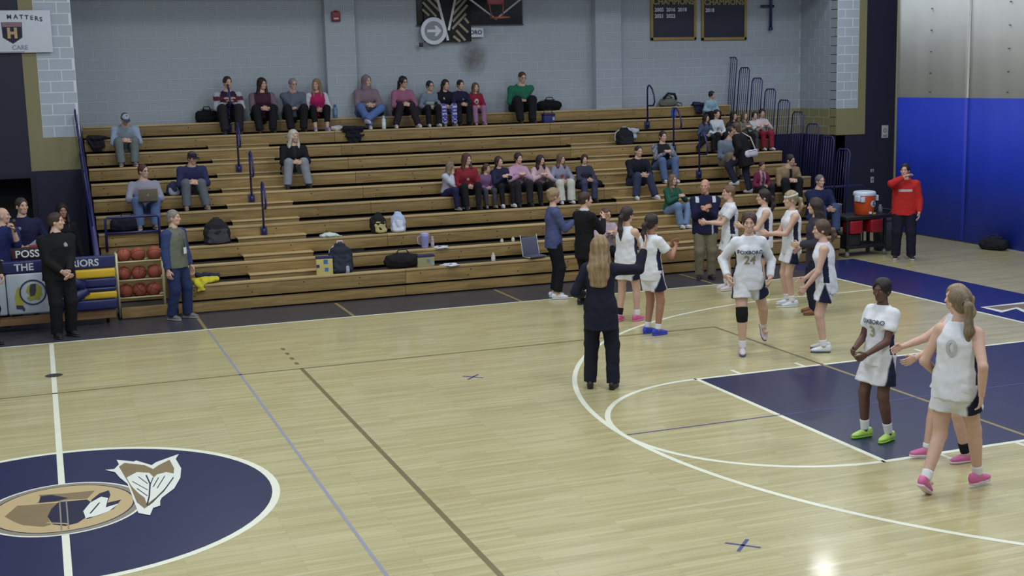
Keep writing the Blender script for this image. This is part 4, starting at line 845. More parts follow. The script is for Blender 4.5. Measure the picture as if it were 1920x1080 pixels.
# ------------------------------------------------------------------ ball rack
rk = thing('ball_rack', 'cream tubular rack holding basketballs beside the scorer table', 'rack', (0, 9.5, 0))
M_RK = mat('rack_cream', S(206, 198, 160), .45, .05)
for xx in (1.06, 1.76):
    for yy in (-.13, .17): MB().tube([(xx, yy, .05), (xx, yy, 1.03)], .018, 8).build('post', M_RK, rk)
    MB().tube([(xx, -.13, 1.03), (xx, .17, 1.03)], .018, 8).build('end_bar', M_RK, rk)
    for yy in (-.13, .17): MB().lathe([(.02, 0), (.035, .01), (.035, .05), (.02, .06)], (xx, yy, 0), 10).build('caster', colmat((30, 30, 32), .5), rk)
for z_ in (.33, .61, .905):
    for yy in (-.13, .10): MB().tube([(1.06, yy, z_), (1.76, yy, z_)], .014, 8).build('shelf_rail', M_RK, rk)
MBALL = mat('basketball_leather', S(150, 76, 58), .6, .08, 8, bump=.3, bscale=150)
_b = MB(); nlat = 12
_b.lathe([(.118*math.sin(math.pi*(i+.001)/nlat*.998+.002), -.118*math.cos(math.pi*i/nlat)) for i in range(nlat+1)], (0, 0, 0), 20); BALL = _b.mesh('ball_skin'); BALL.materials.append(MBALL)
_b = MB(); tt = np.linspace(0, 2*math.pi, 25)[:-1]
_b.tube([(.118*math.cos(a), .118*math.sin(a), 0) for a in tt], .003, 4, True).tube([(.118*math.cos(a), 0, .118*math.sin(a)) for a in tt], .003, 4, True).tube([(.075+.02*math.cos(2*a), .091*math.cos(a), .091*math.sin(a)) for a in tt], .003, 4, True); SEAM = _b.mesh('seam'); SEAM.materials.append(colmat((50, 32, 28), .6))
RW = {0: 'top', 1: 'middle', 2: 'bottom'}; ORD = ('leftmost', 'second from the left', 'third from the left', 'rightmost')
for r, lst in ((0, (231, 258, 289)), (1, (229, 258, 288)), (2, (231, 257, 283))):
    for j, u in enumerate(lst):
        x = aty(u, 475, 9.48)[0]; z_ = (.905, .61, .33)[r]+.098
        o = ORD[j] if j < len(lst)-1 else 'rightmost'
        bt = thing('basketball', 'orange-brown basketball, %s on the %s shelf of the rack' % (o, RW[r]), 'basketball', (x, 9.485, z_), random.random()*6, 'basketballs on the rack')
        bt.rotation_euler = (random.random()*6, random.random()*6, random.random()*6); ob('ball_skin', BALL, bt); ob('seam', SEAM, bt)
# ------------------------------------------------------------------ soft goods and bench clutter
def kof(u, v, dy=.15): return min(range(11), key=lambda q: abs(aty(u, v, ny(q)+dy)[2]-nz_(q)))
def seatpos(u, v, k=None, dy=.15):
    k = kof(u, v, dy) if k is None else k; return np.array((aty(u, v, ny(k)+dy)[0], ny(k)+dy, nz_(k)))
def soft(name, prims, colr, parent, h=.011, noise=.005, seed=1, m=None): v, q = skin_field(prims, h, noise, seed); return ob(name, mesh_np(name, v, q, S(*colr)), parent, m or M_CLOTH)
def backpack(label, pos, rotz, w, d, h, c1, c2, c3=(30, 30, 34), lie=0):
    t = thing('backpack', label, 'backpack', pos, rotz)
    soft('pack_body', [Loft((0, 0, d*.25), (0, d*.12, h*.86), [(0, w*.5, d*.48), (.5, w*.5, d*.46), (.85, w*.42, d*.38), (1, w*.25, d*.22)], (1, 0, 0), k=.03), Half((0, 0, .005), (0, 0, -1))], c1, t, seed=int(pos[0]*10))
    soft('front_pocket', [Loft((0, -d*.36, h*.12), (0, -d*.26, h*.55), [(0, w*.38, d*.16), (1, w*.36, d*.12)], (1, 0, 0), k=.02), Half((0, 0, .005), (0, 0, -1))], c2, t)
    MB().tube([(-w*.12, d*.1, h*.9), (-w*.1, d*.1, h*1.02), (w*.1, d*.1, h*1.02), (w*.12, d*.1, h*.9)], .011, 6).build('handle', colmat(c3, .8), t)
    for s_ in (1, -1): MB().tube([(s_*w*.22, d*.3, h*.85), (s_*w*.36, d*.55, h*.7), (s_*w*.40, d*.5, h*.3), (s_*w*.3, d*.3, h*.08)], .014, 6).build('strap', colmat(c3, .8), t)
    return t
def duffel(label, pos, rotz, w, d, h, c1, c2=(40, 40, 44)):
    t = thing('duffel_bag', label, 'bag', pos, rotz)
    soft('bag_body', [Loft((-w*.36, 0, h*.45), (w*.36, 0, h*.45), [(0, d*.42, h*.45), (.3, d*.5, h*.56), (.7, d*.5, h*.5), (1, d*.4, h*.42)], (0, 1, 0), k=.03), Half((0, 0, .004), (0, 0, -1))], c1, t, noise=.008, seed=int(pos[0]*7))
    MB().tube([(-w*.2, -d*.1, h*.9), (-w*.12, -d*.05, h*1.2), (w*.12, -d*.05, h*1.2), (w*.2, -d*.1, h*.9)], .012, 6).build('handle', colmat(c2, .8), t); MB().tube([(-w*.3, 0, h*1.0), (w*.3, 0, h*.98)], .006, 5).build('zip', colmat((70, 70, 74), .6), t); return t
def garment(label, u0, u1, v0, k, colr, drop=.2, name='draped_jacket', dy=0):
    a, b = aty(u0, v0, ny(k)), aty(u1, v0, ny(k)); w = b[0]-a[0]; t = thing(name, label, 'jacket', ((a[0]+b[0])/2, ny(k), nz_(k)))
    soft('jacket_body', [Loft((0, .10, .03), (0, -.03, .03), [(0, w*.45, .04), (1, w*.5, .05)], (1, 0, 0), k=.04), Loft((0, -.035, .03), (w*.03, -.05, -drop), [(0, w*.5, .04), (.5, w*.42, .035), (1, w*.3, .03)], (1, 0, 0), k=.04)], colr, t, noise=.012, seed=int(u0))
    soft('sleeve', [Loft((w*.3, .05, .05), (-w*.42, .02, .06), [(0, .03), (1, .04)], k=.02)], colr, t, noise=.008, seed=int(u1)); return t
def bottle(label, pos, h, r, c1, c2, name='water_bottle', cat='bottle'):
    t = thing(name, label, cat, pos); MB().lathe([(r*.9, 0), (r, .01), (r, h*.7), (r*.55, h*.84)], (0, 0, 0), 14).build('bottle_body', colmat(c1, .3), t); MB().lathe([(r*.58, h*.84), (r*.6, h*.86), (r*.6, h*.97), (r*.5, h)], (0, 0, 0), 12).build('cap', colmat(c2, .4), t); MB().lathe([(r*1.01, h*.25), (r*1.015, h*.26), (r*1.015, h*.5), (r*1.01, h*.51)], (0, 0, 0), 14).build('label_band', colmat(tuple(min(255, c+25) for c in c1), .5), t); return t
def paper(label, pos, rz, w=.22, d=.29, n=3):
    t = thing('papers', label, 'paper', pos, rz); r = random.Random(int(pos[0]*100))
    for i in range(n):
        b = MB(); b.box(-w/2, w/2, -d/2, d/2, .003*i, .003*i+.0025); o = b.build('sheet', colmat((206, 210, 220), .7), t); o.rotation_euler = (0, 0, r.uniform(-.35, .35)); o.location = (r.uniform(-.03, .03), r.uniform(-.02, .02), 0)
    b = MB(); V = [(-w*.3+w*.6*i/6, d*.1*j-.05, .012+.022*math.sin(i*.9+j)) for i in range(7) for j in range(3)]; V += [(x, y, z-.002) for x, y, z in V]
    F = [(i*3+j, i*3+3+j, i*3+4+j, i*3+1+j) for i in range(6) for j in range(2)]; b.add(V, F+[tuple(q+21 for q in f[::-1]) for f in F], True); b.build('curled_sheet', colmat((212, 216, 226), .7), t)
    return t
def box_thing(label, pos, rz, w, d, h, c_, top, patches):
    t = thing('carton', label, 'box', pos, rz); MB().box(-w/2, w/2, -d/2, d/2, 0, h, .004).build('box_body', colmat(c_, .6), t); MB().box(-w/2-.004, w/2+.004, -d/2-.004, d/2+.004, h-.03, h+.006, .003).build('lid', colmat(top, .6), t)
    for (x, z, s_, cc) in patches: MB().box(x-s_, x+s_, -d/2-.003, -d/2+.001, z-s_, z+s_).build('printed_patch', colmat(cc, .6), t)
    return t
garment('dark jacket draped over the row below the wall at far left', 164, 196, 252, 9, (40, 38, 48), .2)
duffel('black bag slumped against the wall left of the man in the striped jacket', seatpos(388, 222, 10, .2), .1, .42, .2, .26, (22, 23, 32))
bottle('tall blue water bottle on the top row by the left pilaster', seatpos(629, 220, 10, .12), .28, .045, (92, 130, 168), (70, 90, 120))
t = thing('folded_towel', 'crumpled white towel on the row near the left pilaster', 'towel', seatpos(631, 243, 9, .1)); soft('cloth', [Loft((-.08, 0, .05), (.09, .02, .05), [(0, .05, .04), (.5, .06, .06), (1, .05, .04)], (0, 1, 0), k=.03), Half((0, 0, 0), (0, 0, -1))], (196, 198, 202), t, noise=.01); soft('fold', [Loft((-.05, -.03, .08), (.06, -.02, .09), [(0, .02), (1, .025)], k=.02)], (180, 184, 190), t)
garment('black jacket hanging over the bleacher edge left of the hooded person', 643, 680, 240, 9, (26, 28, 40), .24)
duffel('black bag between the hooded person and the woman in pink', seatpos(706, 222, 10, .1), .2, .26, .2, .24, (20, 22, 30))
bottle('tall white tumbler standing below the hooded person', seatpos(720, 241, 9, .12), .27, .042, (196, 212, 226), (170, 186, 200), 'tumbler', 'tumbler')
duffel('black duffel bag on the top row right of the man in green', seatpos(1030, 208, 10, .18), -.05, .52, .25, .24, (18, 18, 22))
t = thing('lunch_cooler', 'small navy blue lunch cooler below the black duffel', 'cooler bag', seatpos(1028, 226, 9, .15)); MB().box(-.13, .13, -.09, .09, 0, .17, .03).build('cooler_body', colmat((42, 48, 104), .7), t); MB().box(-.135, .135, -.095, .095, .15, .2, .02).build('lid', colmat((32, 36, 80), .7), t); MB().tube([(-.1, 0, .2), (-.08, 0, .27), (.08, 0, .27), (.1, 0, .2)], .009, 6).build('handle', colmat((30, 32, 60), .7), t); MB().box(.06, .11, -.1, -.09, .05, .12).build('tag', colmat((150, 156, 190), .6), t)
d = duffel('olive grey tote bag with black straps on the top row at right', seatpos(1253, 200, 10, .2), 0, .42, .2, .2, (104, 108, 100)); MB().tube([(-.16, -.08, .18), (-.05, -.1, .30), (.12, -.08, .28), (.18, -.05, .16)], .03, 7).build('black_strap', M_BLACK, d); MB().tube([(.2, -.02, .1), (.32, -.05, .06), (.30, -.08, -.02), (.2, -.06, .02)], .012, 6).build('loose_strap', M_BLACK, d)
bottle('bright blue water bottle beside the right aisle handrail', seatpos(1263, 220, 9, .12), .24, .055, (40, 84, 190), (30, 60, 150))
backpack('black backpack with white straps midway up the right bleachers', seatpos(1172, 271, 7, .2), .1, .42, .26, .36, (26, 28, 36), (34, 36, 46), (190, 196, 206))
garment('white and navy jacket thrown over the black backpack at right', 1176, 1195, 243, 8, (176, 184, 200), .12)
garment('navy jacket draped behind the child in light blue', 1300, 1318, 200, 10, (36, 42, 76), .16)
backpack('black and tan backpack standing on the lower bleachers', seatpos(711, 437, None, .17), .2, .30, .22, .36, (30, 30, 30), (176, 166, 112))
backpack('white and blue backpack next to the tan one', seatpos(747, 436, None, .15), -.3, .27, .22, .38, (170, 184, 214), (206, 214, 230), (40, 48, 84))
backpack('large black and grey backpack behind the man in the vest', seatpos(408, 456, None, .17), .1, .46, .26, .44, (34, 34, 40), (62, 62, 70))
duffel('dark bag under the seat of the man with the laptop', seatpos(238, 424, None, .35), 0, .55, .2, .24, (30, 28, 44))
backpack('dark navy backpack with white panels in the left clutter', seatpos(640, 511, 0, .16), 0, .42, .26, .52, (40, 44, 58), (48, 54, 68), (196, 202, 210))
t = thing('white_towel', 'white cloth lying flat on the row above the clutter', 'towel', seatpos(618, 446, 2, .1)); soft('cloth', [Loft((-.14, 0, .03), (.16, 0, .02), [(0, .09, .03), (.5, .1, .06), (1, .07, .02)], (0, 1, 0), k=.03), Half((0, 0, 0), (0, 0, -1))], (190, 206, 204), t, noise=.008); soft('corner', [Loft((.1, -.05, .02), (.2, -.08, .015), [(0, .03, .012), (1, .02, .01)], k=.02)], (180, 196, 194), t)
box_thing('yellow and navy carton with blue marks on the lower row', seatpos(609, 516, 0, .09), -.12, .27, .12, .30, (196, 184, 116), (36, 42, 90), ((.02, .22, .035, (60, 110, 190)), (.03, .09, .03, (60, 110, 190)), (-.11, .15, .025, (40, 46, 90))))
bottle('small clear bottle in front of the navy backpack clutter', seatpos(652, 512, 0, .05), .15, .035, (150, 152, 176), (60, 62, 84))
duffel('black duffel bag on the lower row left of the grey carton', seatpos(755, 500, 0, .18), .0, .58, .3, .26, (24, 22, 26))
box_thing('grey and yellow carton with navy top beside the black duffel', seatpos(797, 500, 0, .12), .05, .30, .14, .20, (150, 148, 108), (34, 38, 84), ((.04, .1, .03, (90, 130, 150)), (.12, .05, .025, (120, 160, 190))))
paper('loose white papers on the lower row right of the cartons', seatpos(845, 498, 0, .1), .2)
paper('loose white papers beside the clear jug', seatpos(826, 464, 1, .1), -.1)
t = thing('water_jug', 'clear lilac water jug standing by the papers', 'jug', seatpos(797, 465, 1, .12)); MB().lathe([(.055, 0), (.06, .02), (.075, .2), (.08, .25), (.074, .25)], (0, 0, 0), 16).build('jug_body', colmat((140, 140, 196), .25), t); MB().tube([(-.075, 0, .22), (-.13, 0, .2), (-.13, 0, .09), (-.065, 0, .06)], .01, 6).build('handle', colmat((150, 150, 204), .3), t); MB().lathe([(.078, .25), (.078, .265), (.02, .275)], (0, 0, 0), 16).build('lid', colmat((170, 172, 214), .3), t)
bottle('clear bottle right of the water jug', seatpos(811, 464, 1, .12), .2, .032, (150, 144, 150), (170, 170, 180))
bottle('white bottle alone on the lower row left of the woman in blazer', seatpos(925, 490, 0, .1), .15, .035, (188, 182, 184), (200, 190, 196))
bottle('small white cup, left of two near the woman in the blazer', seatpos(941, 455, 1, .15), .07, .03, (170, 172, 160), (160, 162, 150), 'cup', 'cup'); bottle('small white cup, right of two near the woman in the blazer', seatpos(962, 454, 1, .15), .09, .03, (186, 182, 166), (170, 166, 150), 'cup', 'cup')
duffel('black bag on the row behind the man in the suit', seatpos(1112, 381, 4, .2), 0, .34, .2, .18, (22, 22, 28))
t = thing('stadium_seat', 'grey folding stadium seat leaning on the bleacher left of the woman in blazer', 'seat', seatpos(998, 484, 0, .2), .2); s2 = MB().box(-.16, .16, .0, .03, .05, .38, .02).build('seat_back', colmat((78, 80, 104), .7), t); s2.rotation_euler = (-.25, 0, 0); MB().box(-.16, .16, -.22, .02, .03, .06, .015).build('seat_pad', colmat((70, 72, 94), .7), t); MB().tube([(-.17, -.2, .03), (-.17, .03, .03), (-.17, .12, .4)], .009, 6).build('seat_frame', colmat((170, 172, 180), .4), t); MB().tube([(.17, -.2, .03), (.17, .03, .03), (.17, .12, .4)], .009, 6).build('seat_frame', colmat((170, 172, 180), .4), t)
backpack('striped white and navy bag left of the man in the navy cap', seatpos(326, 363, 5, .2), 0, .26, .2, .24, (52, 56, 84), (160, 166, 184))
t = thing('jersey_pile', 'pile of yellow jerseys on the front row behind the man in the vest', 'clothes', seatpos(388, 550, 0, .13)); soft('yellow_jersey', [Loft((-.18, 0, .05), (.15, 0, .06), [(0, .09, .05), (.5, .12, .07), (1, .1, .05)], (0, 1, 0), k=.04), Loft((-.12, -.12, .02), (-.10, -.15, -.08), [(0, .08, .03), (1, .06, .02)], k=.03)], (196, 186, 50), t, noise=.014); soft('navy_jersey', [Loft((-.14, .03, .13), (.2, .04, .12), [(0, .08, .04), (1, .07, .035)], (0, 1, 0), k=.03)], (40, 44, 66), t, noise=.012)
# ------------------------------------------------------------------ drinks cart at the right
ct = thing('utility_cart', 'black wheeled utility cart with red bins below its top', 'cart', (15.13, 9.75, 0), .05); MCT = mat('cart_black', S(26, 26, 30), .5, .06)
MB().box(-.48, .55, -.3, .3, .72, .80, .02).build('top_tray', MCT, ct); MB().box(-.46, .50, -.28, .28, .16, .22, .015).build('bottom_tray', MCT, ct)
for sx_ in (-.43, .47):
    for sy_ in (-.25, .25): MB().box(sx_-.03, sx_+.03, sy_-.025, sy_+.025, .12, .74, .008).build('leg', MCT, ct); MB().lathe([(.02, 0), (.045, .01), (.045, .07), (.02, .1), (.015, .13)], (sx_, sy_, 0), 10).build('caster', colmat((120, 120, 124), .4), ct)
MB().tube([(.55, -.25, .78), (.68, -.22, .86), (.68, .22, .86), (.55, .25, .78)], .018, 8).build('push_handle', MCT, ct)
MB().box(-.08, .06, -.05, .05, .2, .74, .01).build('centre_post', MCT, ct)
for cx_ in (-.25, .24): MB().box(cx_-.15, cx_+.13, -.32, -.05, .46, .71, .02).build('red_bin', mat('red_plastic', S(150, 24, 34), .4), ct)
MB().box(-.44, -.12, -.26, .2, .22, .45, .02).build('lower_box', colmat((34, 36, 34), .6), ct)
co = thing('drinks_cooler', 'orange drinks cooler with white lid standing on the cart', 'cooler', (aty(1619, 402, 9.7)[0], 9.68, .80)); MB().lathe([(.17, 0), (.185, .01), (.205, .37), (.205, .38)], (0, 0, 0), 28).build('cooler_body', mat('orange_plastic', S(214, 84, 36), .4, .04), co)
MB().lathe([(.215, .375), (.22, .38), (.22, .43), (.205, .455), (.19, .46), (.17, .452)], (0, 0, 0), 28).build('lid', mat('white_plastic', S(206, 220, 238), .35, .02), co)
MB().box(-.235, -.185, -.14, -.0, .27, .38, .01).build('side_handle', MATS['white_plastic'], co); MB().box(.185, .235, -.14, .0, .27, .38, .01).build('side_handle', MATS['white_plastic'], co)
MB().box(-.20, -.12, -.2, -.15, .26, .36, .01).build('label_tab', MATS['white_plastic'], co)
MB().box(-.02, .02, -.23, -.17, .02, .07, .008).build('spigot', MATS['white_plastic'], co)
lg = disc(.065, -.006, .02, 20).build('logo_disc', MATS['white_plastic'], co); lg.location = (.08, -.185, .22); lg.rotation_euler = (0, 0, .4); gl = letters(co, 'G', .11, .083, -.194, .22, (60, 66, 80), .004); gl.rotation_euler = (0, 0, .4)
t = thing('lemon_sponge', 'small yellow sponge on the cart by the cooler', 'sponge', (aty(1637, 398, 9.55)[0], 9.55, .80)); MB().box(-.05, .05, -.03, .03, 0, .035, .012).build('sponge_body', colmat((206, 186, 80), .8), t); MB().box(-.05, .05, -.03, .03, .035, .045, .004).build('scour_layer', colmat((150, 150, 60), .9), t)
bottle('clear plastic bottle on the cart right of the cooler', (aty(1650, 400, 9.7)[0], 9.7, .80), .17, .045, (104, 108, 120), (150, 150, 160))
t = thing('waste_bin', 'dark grey waste bin between the cart and the man in red', 'bin', (aty(1662, 470, 9.9)[0]+.02, 10.05, 0)); MB().lathe([(.17, 0), (.18, .01), (.21, .62), (.2, .62), (.17, .05)], (0, 0, 0), 20).build('bin_body', colmat((62, 64, 72), .55), t); MB().lathe([(.215, .6), (.222, .61), (.222, .64), (.2, .65)], (0, 0, 0), 20).build('rim', colmat((48, 50, 56), .55), t)
duffel('dark bag lying on the floor against the blue curtain', atz(1867, 468)+V3(-.05, 0, 0), -1.2, .55, .32, .26, (30, 32, 40))
# ------------------------------------------------------------------ the people
SIDEP = lambda t, g: (g == 0)*np.clip((np.abs(t[:, 0])-.115)/.012, 0, 1)*(np.abs(t[:, 1]-.0) < .038)*(t[:, 2] < .36)
SHORTP = lambda t, v: np.clip((np.abs(t[:, 0])-.115)/.015, 0, 1)*np.clip((.012+.34*np.clip(-t[:, 2]-.0, 0, .3)-np.abs(t[:, 1]-.02))/.015, 0, 1)
NV = (28, 32, 58); WH = (216, 220, 228)
def jer(kind='tank', text=(), hem=-.13): return dict(kind=kind, c=WH, hem=hem, fit=.018, paint=[(SIDEP, NV)], text=text, name='jersey')
def sho(L=.62, flare=.118): return dict(kind='shorts', c=(214, 217, 224), len=L, flare=flare, paint=[(SHORTP, NV)])
def stand(label, foot, head_px, face, **k):
    p = atz(*foot); H = float(aty(head_px[0], head_px[1], p[1]+k.pop('dyh', 0))[2]); hh = k.pop('H', None) or H
    return person(label, p, face, hh, **k)
def seated(label, u, vh, k, face=-90, lean=14, pose='knees', **kw):
    y = ny(k)+(.20 if k < 10 else .12); z = nz_(k); zt = aty(u, vh, y-.08)[2]; s = (zt-z)/(.873*math.cos(math.radians(lean*.75))); H = min(max(1.7*s, 1.02), 1.9)
    x = min(aty(u, vh+30, y)[0], 15.10); zb = nz_(k-1) if k else 0.0
    hands = {'knees': {1: (.10, .36, .24), -1: (-.10, .36, .24)}, 'clasp': {1: (.035, .40, .24), -1: (-.045, .40, .25)}, 'lap': {1: (.05, .26, .19), -1: (-.05, .28, .20)}, 'clap': {1: (.04, .32, .40), -1: (-.04, .33, .40)},
             'chin': {1: (.02, .20, .54), -1: (-.02, .26, .24)}, 'chinl': {1: (.04, .26, .24), -1: (-.02, .20, .54)}, 'type': {1: (.10, .38, .26), -1: (-.10, .38, .26)}, 'cross': {1: (-.10, .22, .27), -1: (.10, .23, .30)}}[pose]
    if 'hands' in kw: hands = kw.pop('hands')
    feet = kw.pop('feet', {1: (.13, .44, 0), -1: (-.13, .44, 0)})
    kw.setdefault('group', None)
    H = kw.pop('H', H); kw['wide'] = kw.get('wide', 1.0)*(1.2 if H > 1.5 else 1.1); kw.setdefault('elbows', {1: (1.0, -.45, -.6), -1: (-1.0, -.45, -.6)} if 'chin' not in pose else {1: (.35, .1, -1), -1: (-.35, .1, -1)})
    return person(label, (x, y, zb), face, H, sit=z-zb, lean=(lean, kw.pop('side', 0)), hands=hands, feet=feet, **kw)
DK = dict(kind='pants', c=(28, 28, 34)); DS = dict(kind='pants', c=(26, 26, 32), leg='slim'); JN = dict(kind='pants', c=(84, 106, 146)); GY = dict(kind='pants', c=(104, 112, 118)); BSH = ((30, 30, 34), (40, 40, 44), 'low'); WSH = ((196, 196, 204), (206, 206, 210), 'mid'); GSH = ((120, 112, 108), (170, 166, 160), 'low')
logo = lambda x, z, r: (lambda t, g: (g == 0)*(t[:, 1] > 0)*(np.hypot(t[:, 0]-x, t[:, 2]-z) < r))
openf = lambda w: (lambda t, g: (g != 1)*(t[:, 1] > 0)*np.clip((w-np.abs(t[:, 0]))/.012, 0, 1)*(t[:, 2] > -.3))
strp = lambda z0, z1: (lambda t, g: (t[:, 2] > z0)*(t[:, 2] < z1))
# --- top row
seated('man in maroon and white striped jacket clapping on the top row', 425, 143, 10, pose='clap', sex='m', top=dict(c=(46, 34, 58), cs=(176, 178, 190), paint=[(strp(.36, .43), (90, 40, 60)), (openf(.02), (70, 74, 120))]), bot=dict(kind='pants', c=(38, 36, 44)), hair=('short', (52, 42, 38)), shoe=BSH, head=(12, 0))
seated('long-haired woman in maroon vest over grey sleeves on the top row', 489, 146, 10, pose='clasp', top=dict(c=(70, 36, 58), cs=(112, 100, 112), vest=1), bot=DK, hair=('long', (42, 28, 26)), shoe=BSH, head=(25, 0), wide=1.12)
seated('grey-haired person in slate sweater with hand at the chin', 547, 147, 10, pose='chin', top=dict(c=(92, 100, 118), fit=.022), bot=DK, hair=('short', (134, 128, 132)), shoe=BSH, head=(15, 0), wide=1.15, extra=dict(glasses=1))
seated('girl in bright pink vest with white sleeves on the top row', 592, 148, 10, pose='lap', top=dict(c=(170, 36, 96), cs=(190, 196, 210), vest=1), bot=dict(kind='pants', c=(24, 24, 30), leg='slim', cut=.75), hair=('long', (134, 112, 88), .5), shoe=((150, 146, 190), (200, 200, 214), 'mid'), head=(-30, 0))
seated('person in mauve hoodie with hood up and blue jeans', 684, 141, 10, pose='clasp', top=dict(c=(126, 108, 118), fit=.024), bot=dict(kind='pants', c=(84, 112, 168)), hair=None, shoe=WSH, head=(25, 0), extra=dict(hoodup=(124, 108, 118)), feet={1: (.02, .42, 0), -1: (.10, .5, .12)}, wide=1.08)
seated('dark-haired woman in dusty pink sweatshirt and dark trousers', 751, 143, 10, pose='clasp', lean=20, top=dict(c=(150, 96, 122)), bot=dict(kind='pants', c=(42, 34, 44)), hair=('ponylow', (34, 26, 28)), shoe=WSH, head=(22, 0), extra=dict(glasses=1), feet={1: (.24, .42, 0), -1: (-.24, .44, 0)})
seated('child in grey-blue T-shirt with white print, leftmost of four on top row', 803, 153, 10, pose='lap', top=dict(c=(116, 128, 146), paint=[(lambda t, g: (g == 0)*(t[:, 1] > 0)*(np.abs(t[:, 0]) < .11)*(np.abs(t[:, 2]-.27) < .035), (186, 196, 190))]), bot=DK, hair=('short', (34, 28, 28)), shoe=WSH, head=(18, 0), extra=dict(glasses=1), hs=1.1)
seated('child in black hoodie and blue patterned pyjama trousers', 832, 151, 10, pose='lap', top=dict(c=(22, 24, 32), hood='down', paint=[(logo(.06, .36, .022), (190, 190, 196))]), bot=dict(kind='pants', c=(70, 74, 160), paint=[(lambda t, v: np.sin(t[:, 1]*70)*np.sin(t[:, 2]*70) > .2, (190, 194, 220))]), hair=('ponylow', (36, 28, 28)), shoe=GSH, head=(15, 0), hs=1.1)
seated('child in navy jacket, third of four on the top row', 860, 151, 10, pose='clasp', top=dict(c=(32, 34, 62), collar=1, paint=[(logo(-.06, .33, .02), (150, 150, 170))]), bot=DK, hair=('short', (36, 30, 30)), shoe=BSH, head=(12, 0), hs=1.1)
seated('small child in red sweatshirt with white emblem and mauve trousers', 890, 157, 10, pose='lap', lean=8, top=dict(c=(140, 30, 60), paint=[(logo(0, .29, .07), (206, 200, 204)), (logo(0, .27, .035), (60, 40, 60))]), bot=dict(kind='pants', c=(150, 112, 148)), hair=('long', (104, 80, 60), .6), shoe=((170, 130, 160), (190, 170, 186), 'low'), head=(5, 0), hs=1.12)
seated('man in green sweater with hand at the chin, alone on top row', 972, 134, 10, pose='chinl', lean=20, sex='m', top=dict(c=(36, 104, 84)), bot=DK, hair=('buzz', (70, 52, 44)), shoe=BSH, head=(5, -5), extra=dict(glasses=1), wide=1.1)
seated('child in pale blue shirt on the top row at the right end', 1330, 172, 9, pose='lap', top=dict(c=(138, 172, 190)), bot=DK, hair=('bun', (40, 32, 32)), shoe=BSH, head=(30, 0), hs=1.08)
# --- left scatter
seated('man in camouflage cap and pale blue sweatshirt sitting alone at left', 233, 209, 8, pose='clasp', lean=26, sex='m', top=dict(c=(130, 142, 156), cs=(146, 164, 190)), bot=dict(kind='pants', c=(106, 116, 118)), hair=('short', (90, 80, 70)), shoe=GSH, head=(10, -22), extra=dict(cap=(170, 176, 190), brim=(64, 70, 90)))
r_, sk_ = seated('man in glasses and pale grey sweater working on a laptop', 268, 308, 4, pose='type', lean=8, sex='m', top=dict(c=(140, 140, 156)), bot=JN, hair=('short', (72, 48, 42)), shoe=GSH, head=(35, 0), extra=dict(glasses=1))
lp = thing('laptop', 'open grey laptop on the knees of the man in the pale sweater', 'laptop', (r_.location.x+.02, r_.location.y-.36*sk_['s'], nz_(4)+.26*sk_['s']))
MB().box(-.16, .16, -.22, .0, -.012, .006, .004).build('keyboard_base', colmat((60, 62, 66), .5), lp); q = MB().box(-.16, .16, -.012, 0, 0, .22, .004).build('screen_lid', colmat((112, 106, 98), .4), lp); q.location = (0, -.22, .004); q.rotation_euler = (.25, 0, 0); disc(.018, -.014, -.012, 12).build('lid_logo', colmat((150, 146, 140), .4), q).location = (0, 0, .11)
seated('man in navy cap and navy sweatshirt leaning on grey trousers', 357, 282, 5, pose='clasp', lean=24, sex='m', top=dict(c=(44, 48, 84)), bot=dict(kind='pants', c=(92, 98, 108)), hair=('short', (70, 56, 48)), shoe=((128, 110, 106), (150, 140, 136), 'mid'), head=(25, -8), extra=dict(cap=(38, 36, 48)), feet={1: (.16, .44, 0), -1: (-.2, .46, 0)})
seated('woman in black jacket and grey trousers with pale hair, alone mid bleachers', 547, 243, 6, pose='clasp', lean=18, top=dict(c=(24, 24, 30), paint=[(openf(.03), (40, 40, 46))]), bot=dict(kind='pants', c=(132, 136, 148)), hair=('long', (190, 186, 176), .7), shoe=BSH, head=(25, 0), wide=1.12, feet={1: (.2, .44, 0), -1: (-.2, .44, 0)})
# --- row of girls mid right
GK = 4
seated('girl with long light brown hair in pale top looking right, first of the row', 838, 303, GK, face=-60, pose='chin', lean=10, top=dict(c=(150, 148, 168), cs=(180, 184, 204)), bot=dict(kind='pants', c=(34, 34, 70)), hair=('long', (120, 104, 88)), shoe=GSH, head=(45, 0))
seated('girl with long brown hair in dark red sweater', 872, 288, GK, pose='lap', lean=8, top=dict(c=(126, 36, 48), paint=[(logo(0, .28, .03), (190, 176, 170))]), bot=DS, hair=('long', (74, 50, 44)), shoe=BSH, head=(28, 0))
seated('small child in mauve top between the red sweater and navy hoodie', 910, 309, GK, pose='lap', lean=10, top=dict(c=(112, 84, 124)), bot=dict(kind='pants', c=(64, 64, 76), leg='slim'), hair=('ponylow', (74, 54, 48)), shoe=GSH, head=(30, 0), hs=1.12)
seated('girl in navy hoodie leaning towards her friend in pink', 939, 293, GK, pose='clap', lean=8, side=8, top=dict(c=(34, 36, 66), hood='down', paint=[(logo(-.05, .33, .025), (150, 154, 180))]), bot=DS, hair=('bob', (60, 40, 40)), shoe=WSH, head=(20, 0))
seated('girl in pale pink hoodie clapping in the middle row', 969, 287, GK, pose='clap', lean=8, top=dict(c=(178, 142, 172), hood='down', paint=[(logo(0, .27, .05), (150, 100, 140))]), bot=dict(kind='pants', c=(36, 34, 42)), hair=('bun', (50, 36, 36)), shoe=BSH, head=(12, 0))
seated('girl with very long dark hair and pale pink sleeves', 1010, 291, GK, pose='clap', lean=10, top=dict(c=(166, 138, 152), cs=(190, 164, 178)), bot=DS, hair=('long', (40, 28, 34), 1.2), shoe=BSH, head=(22, 0))
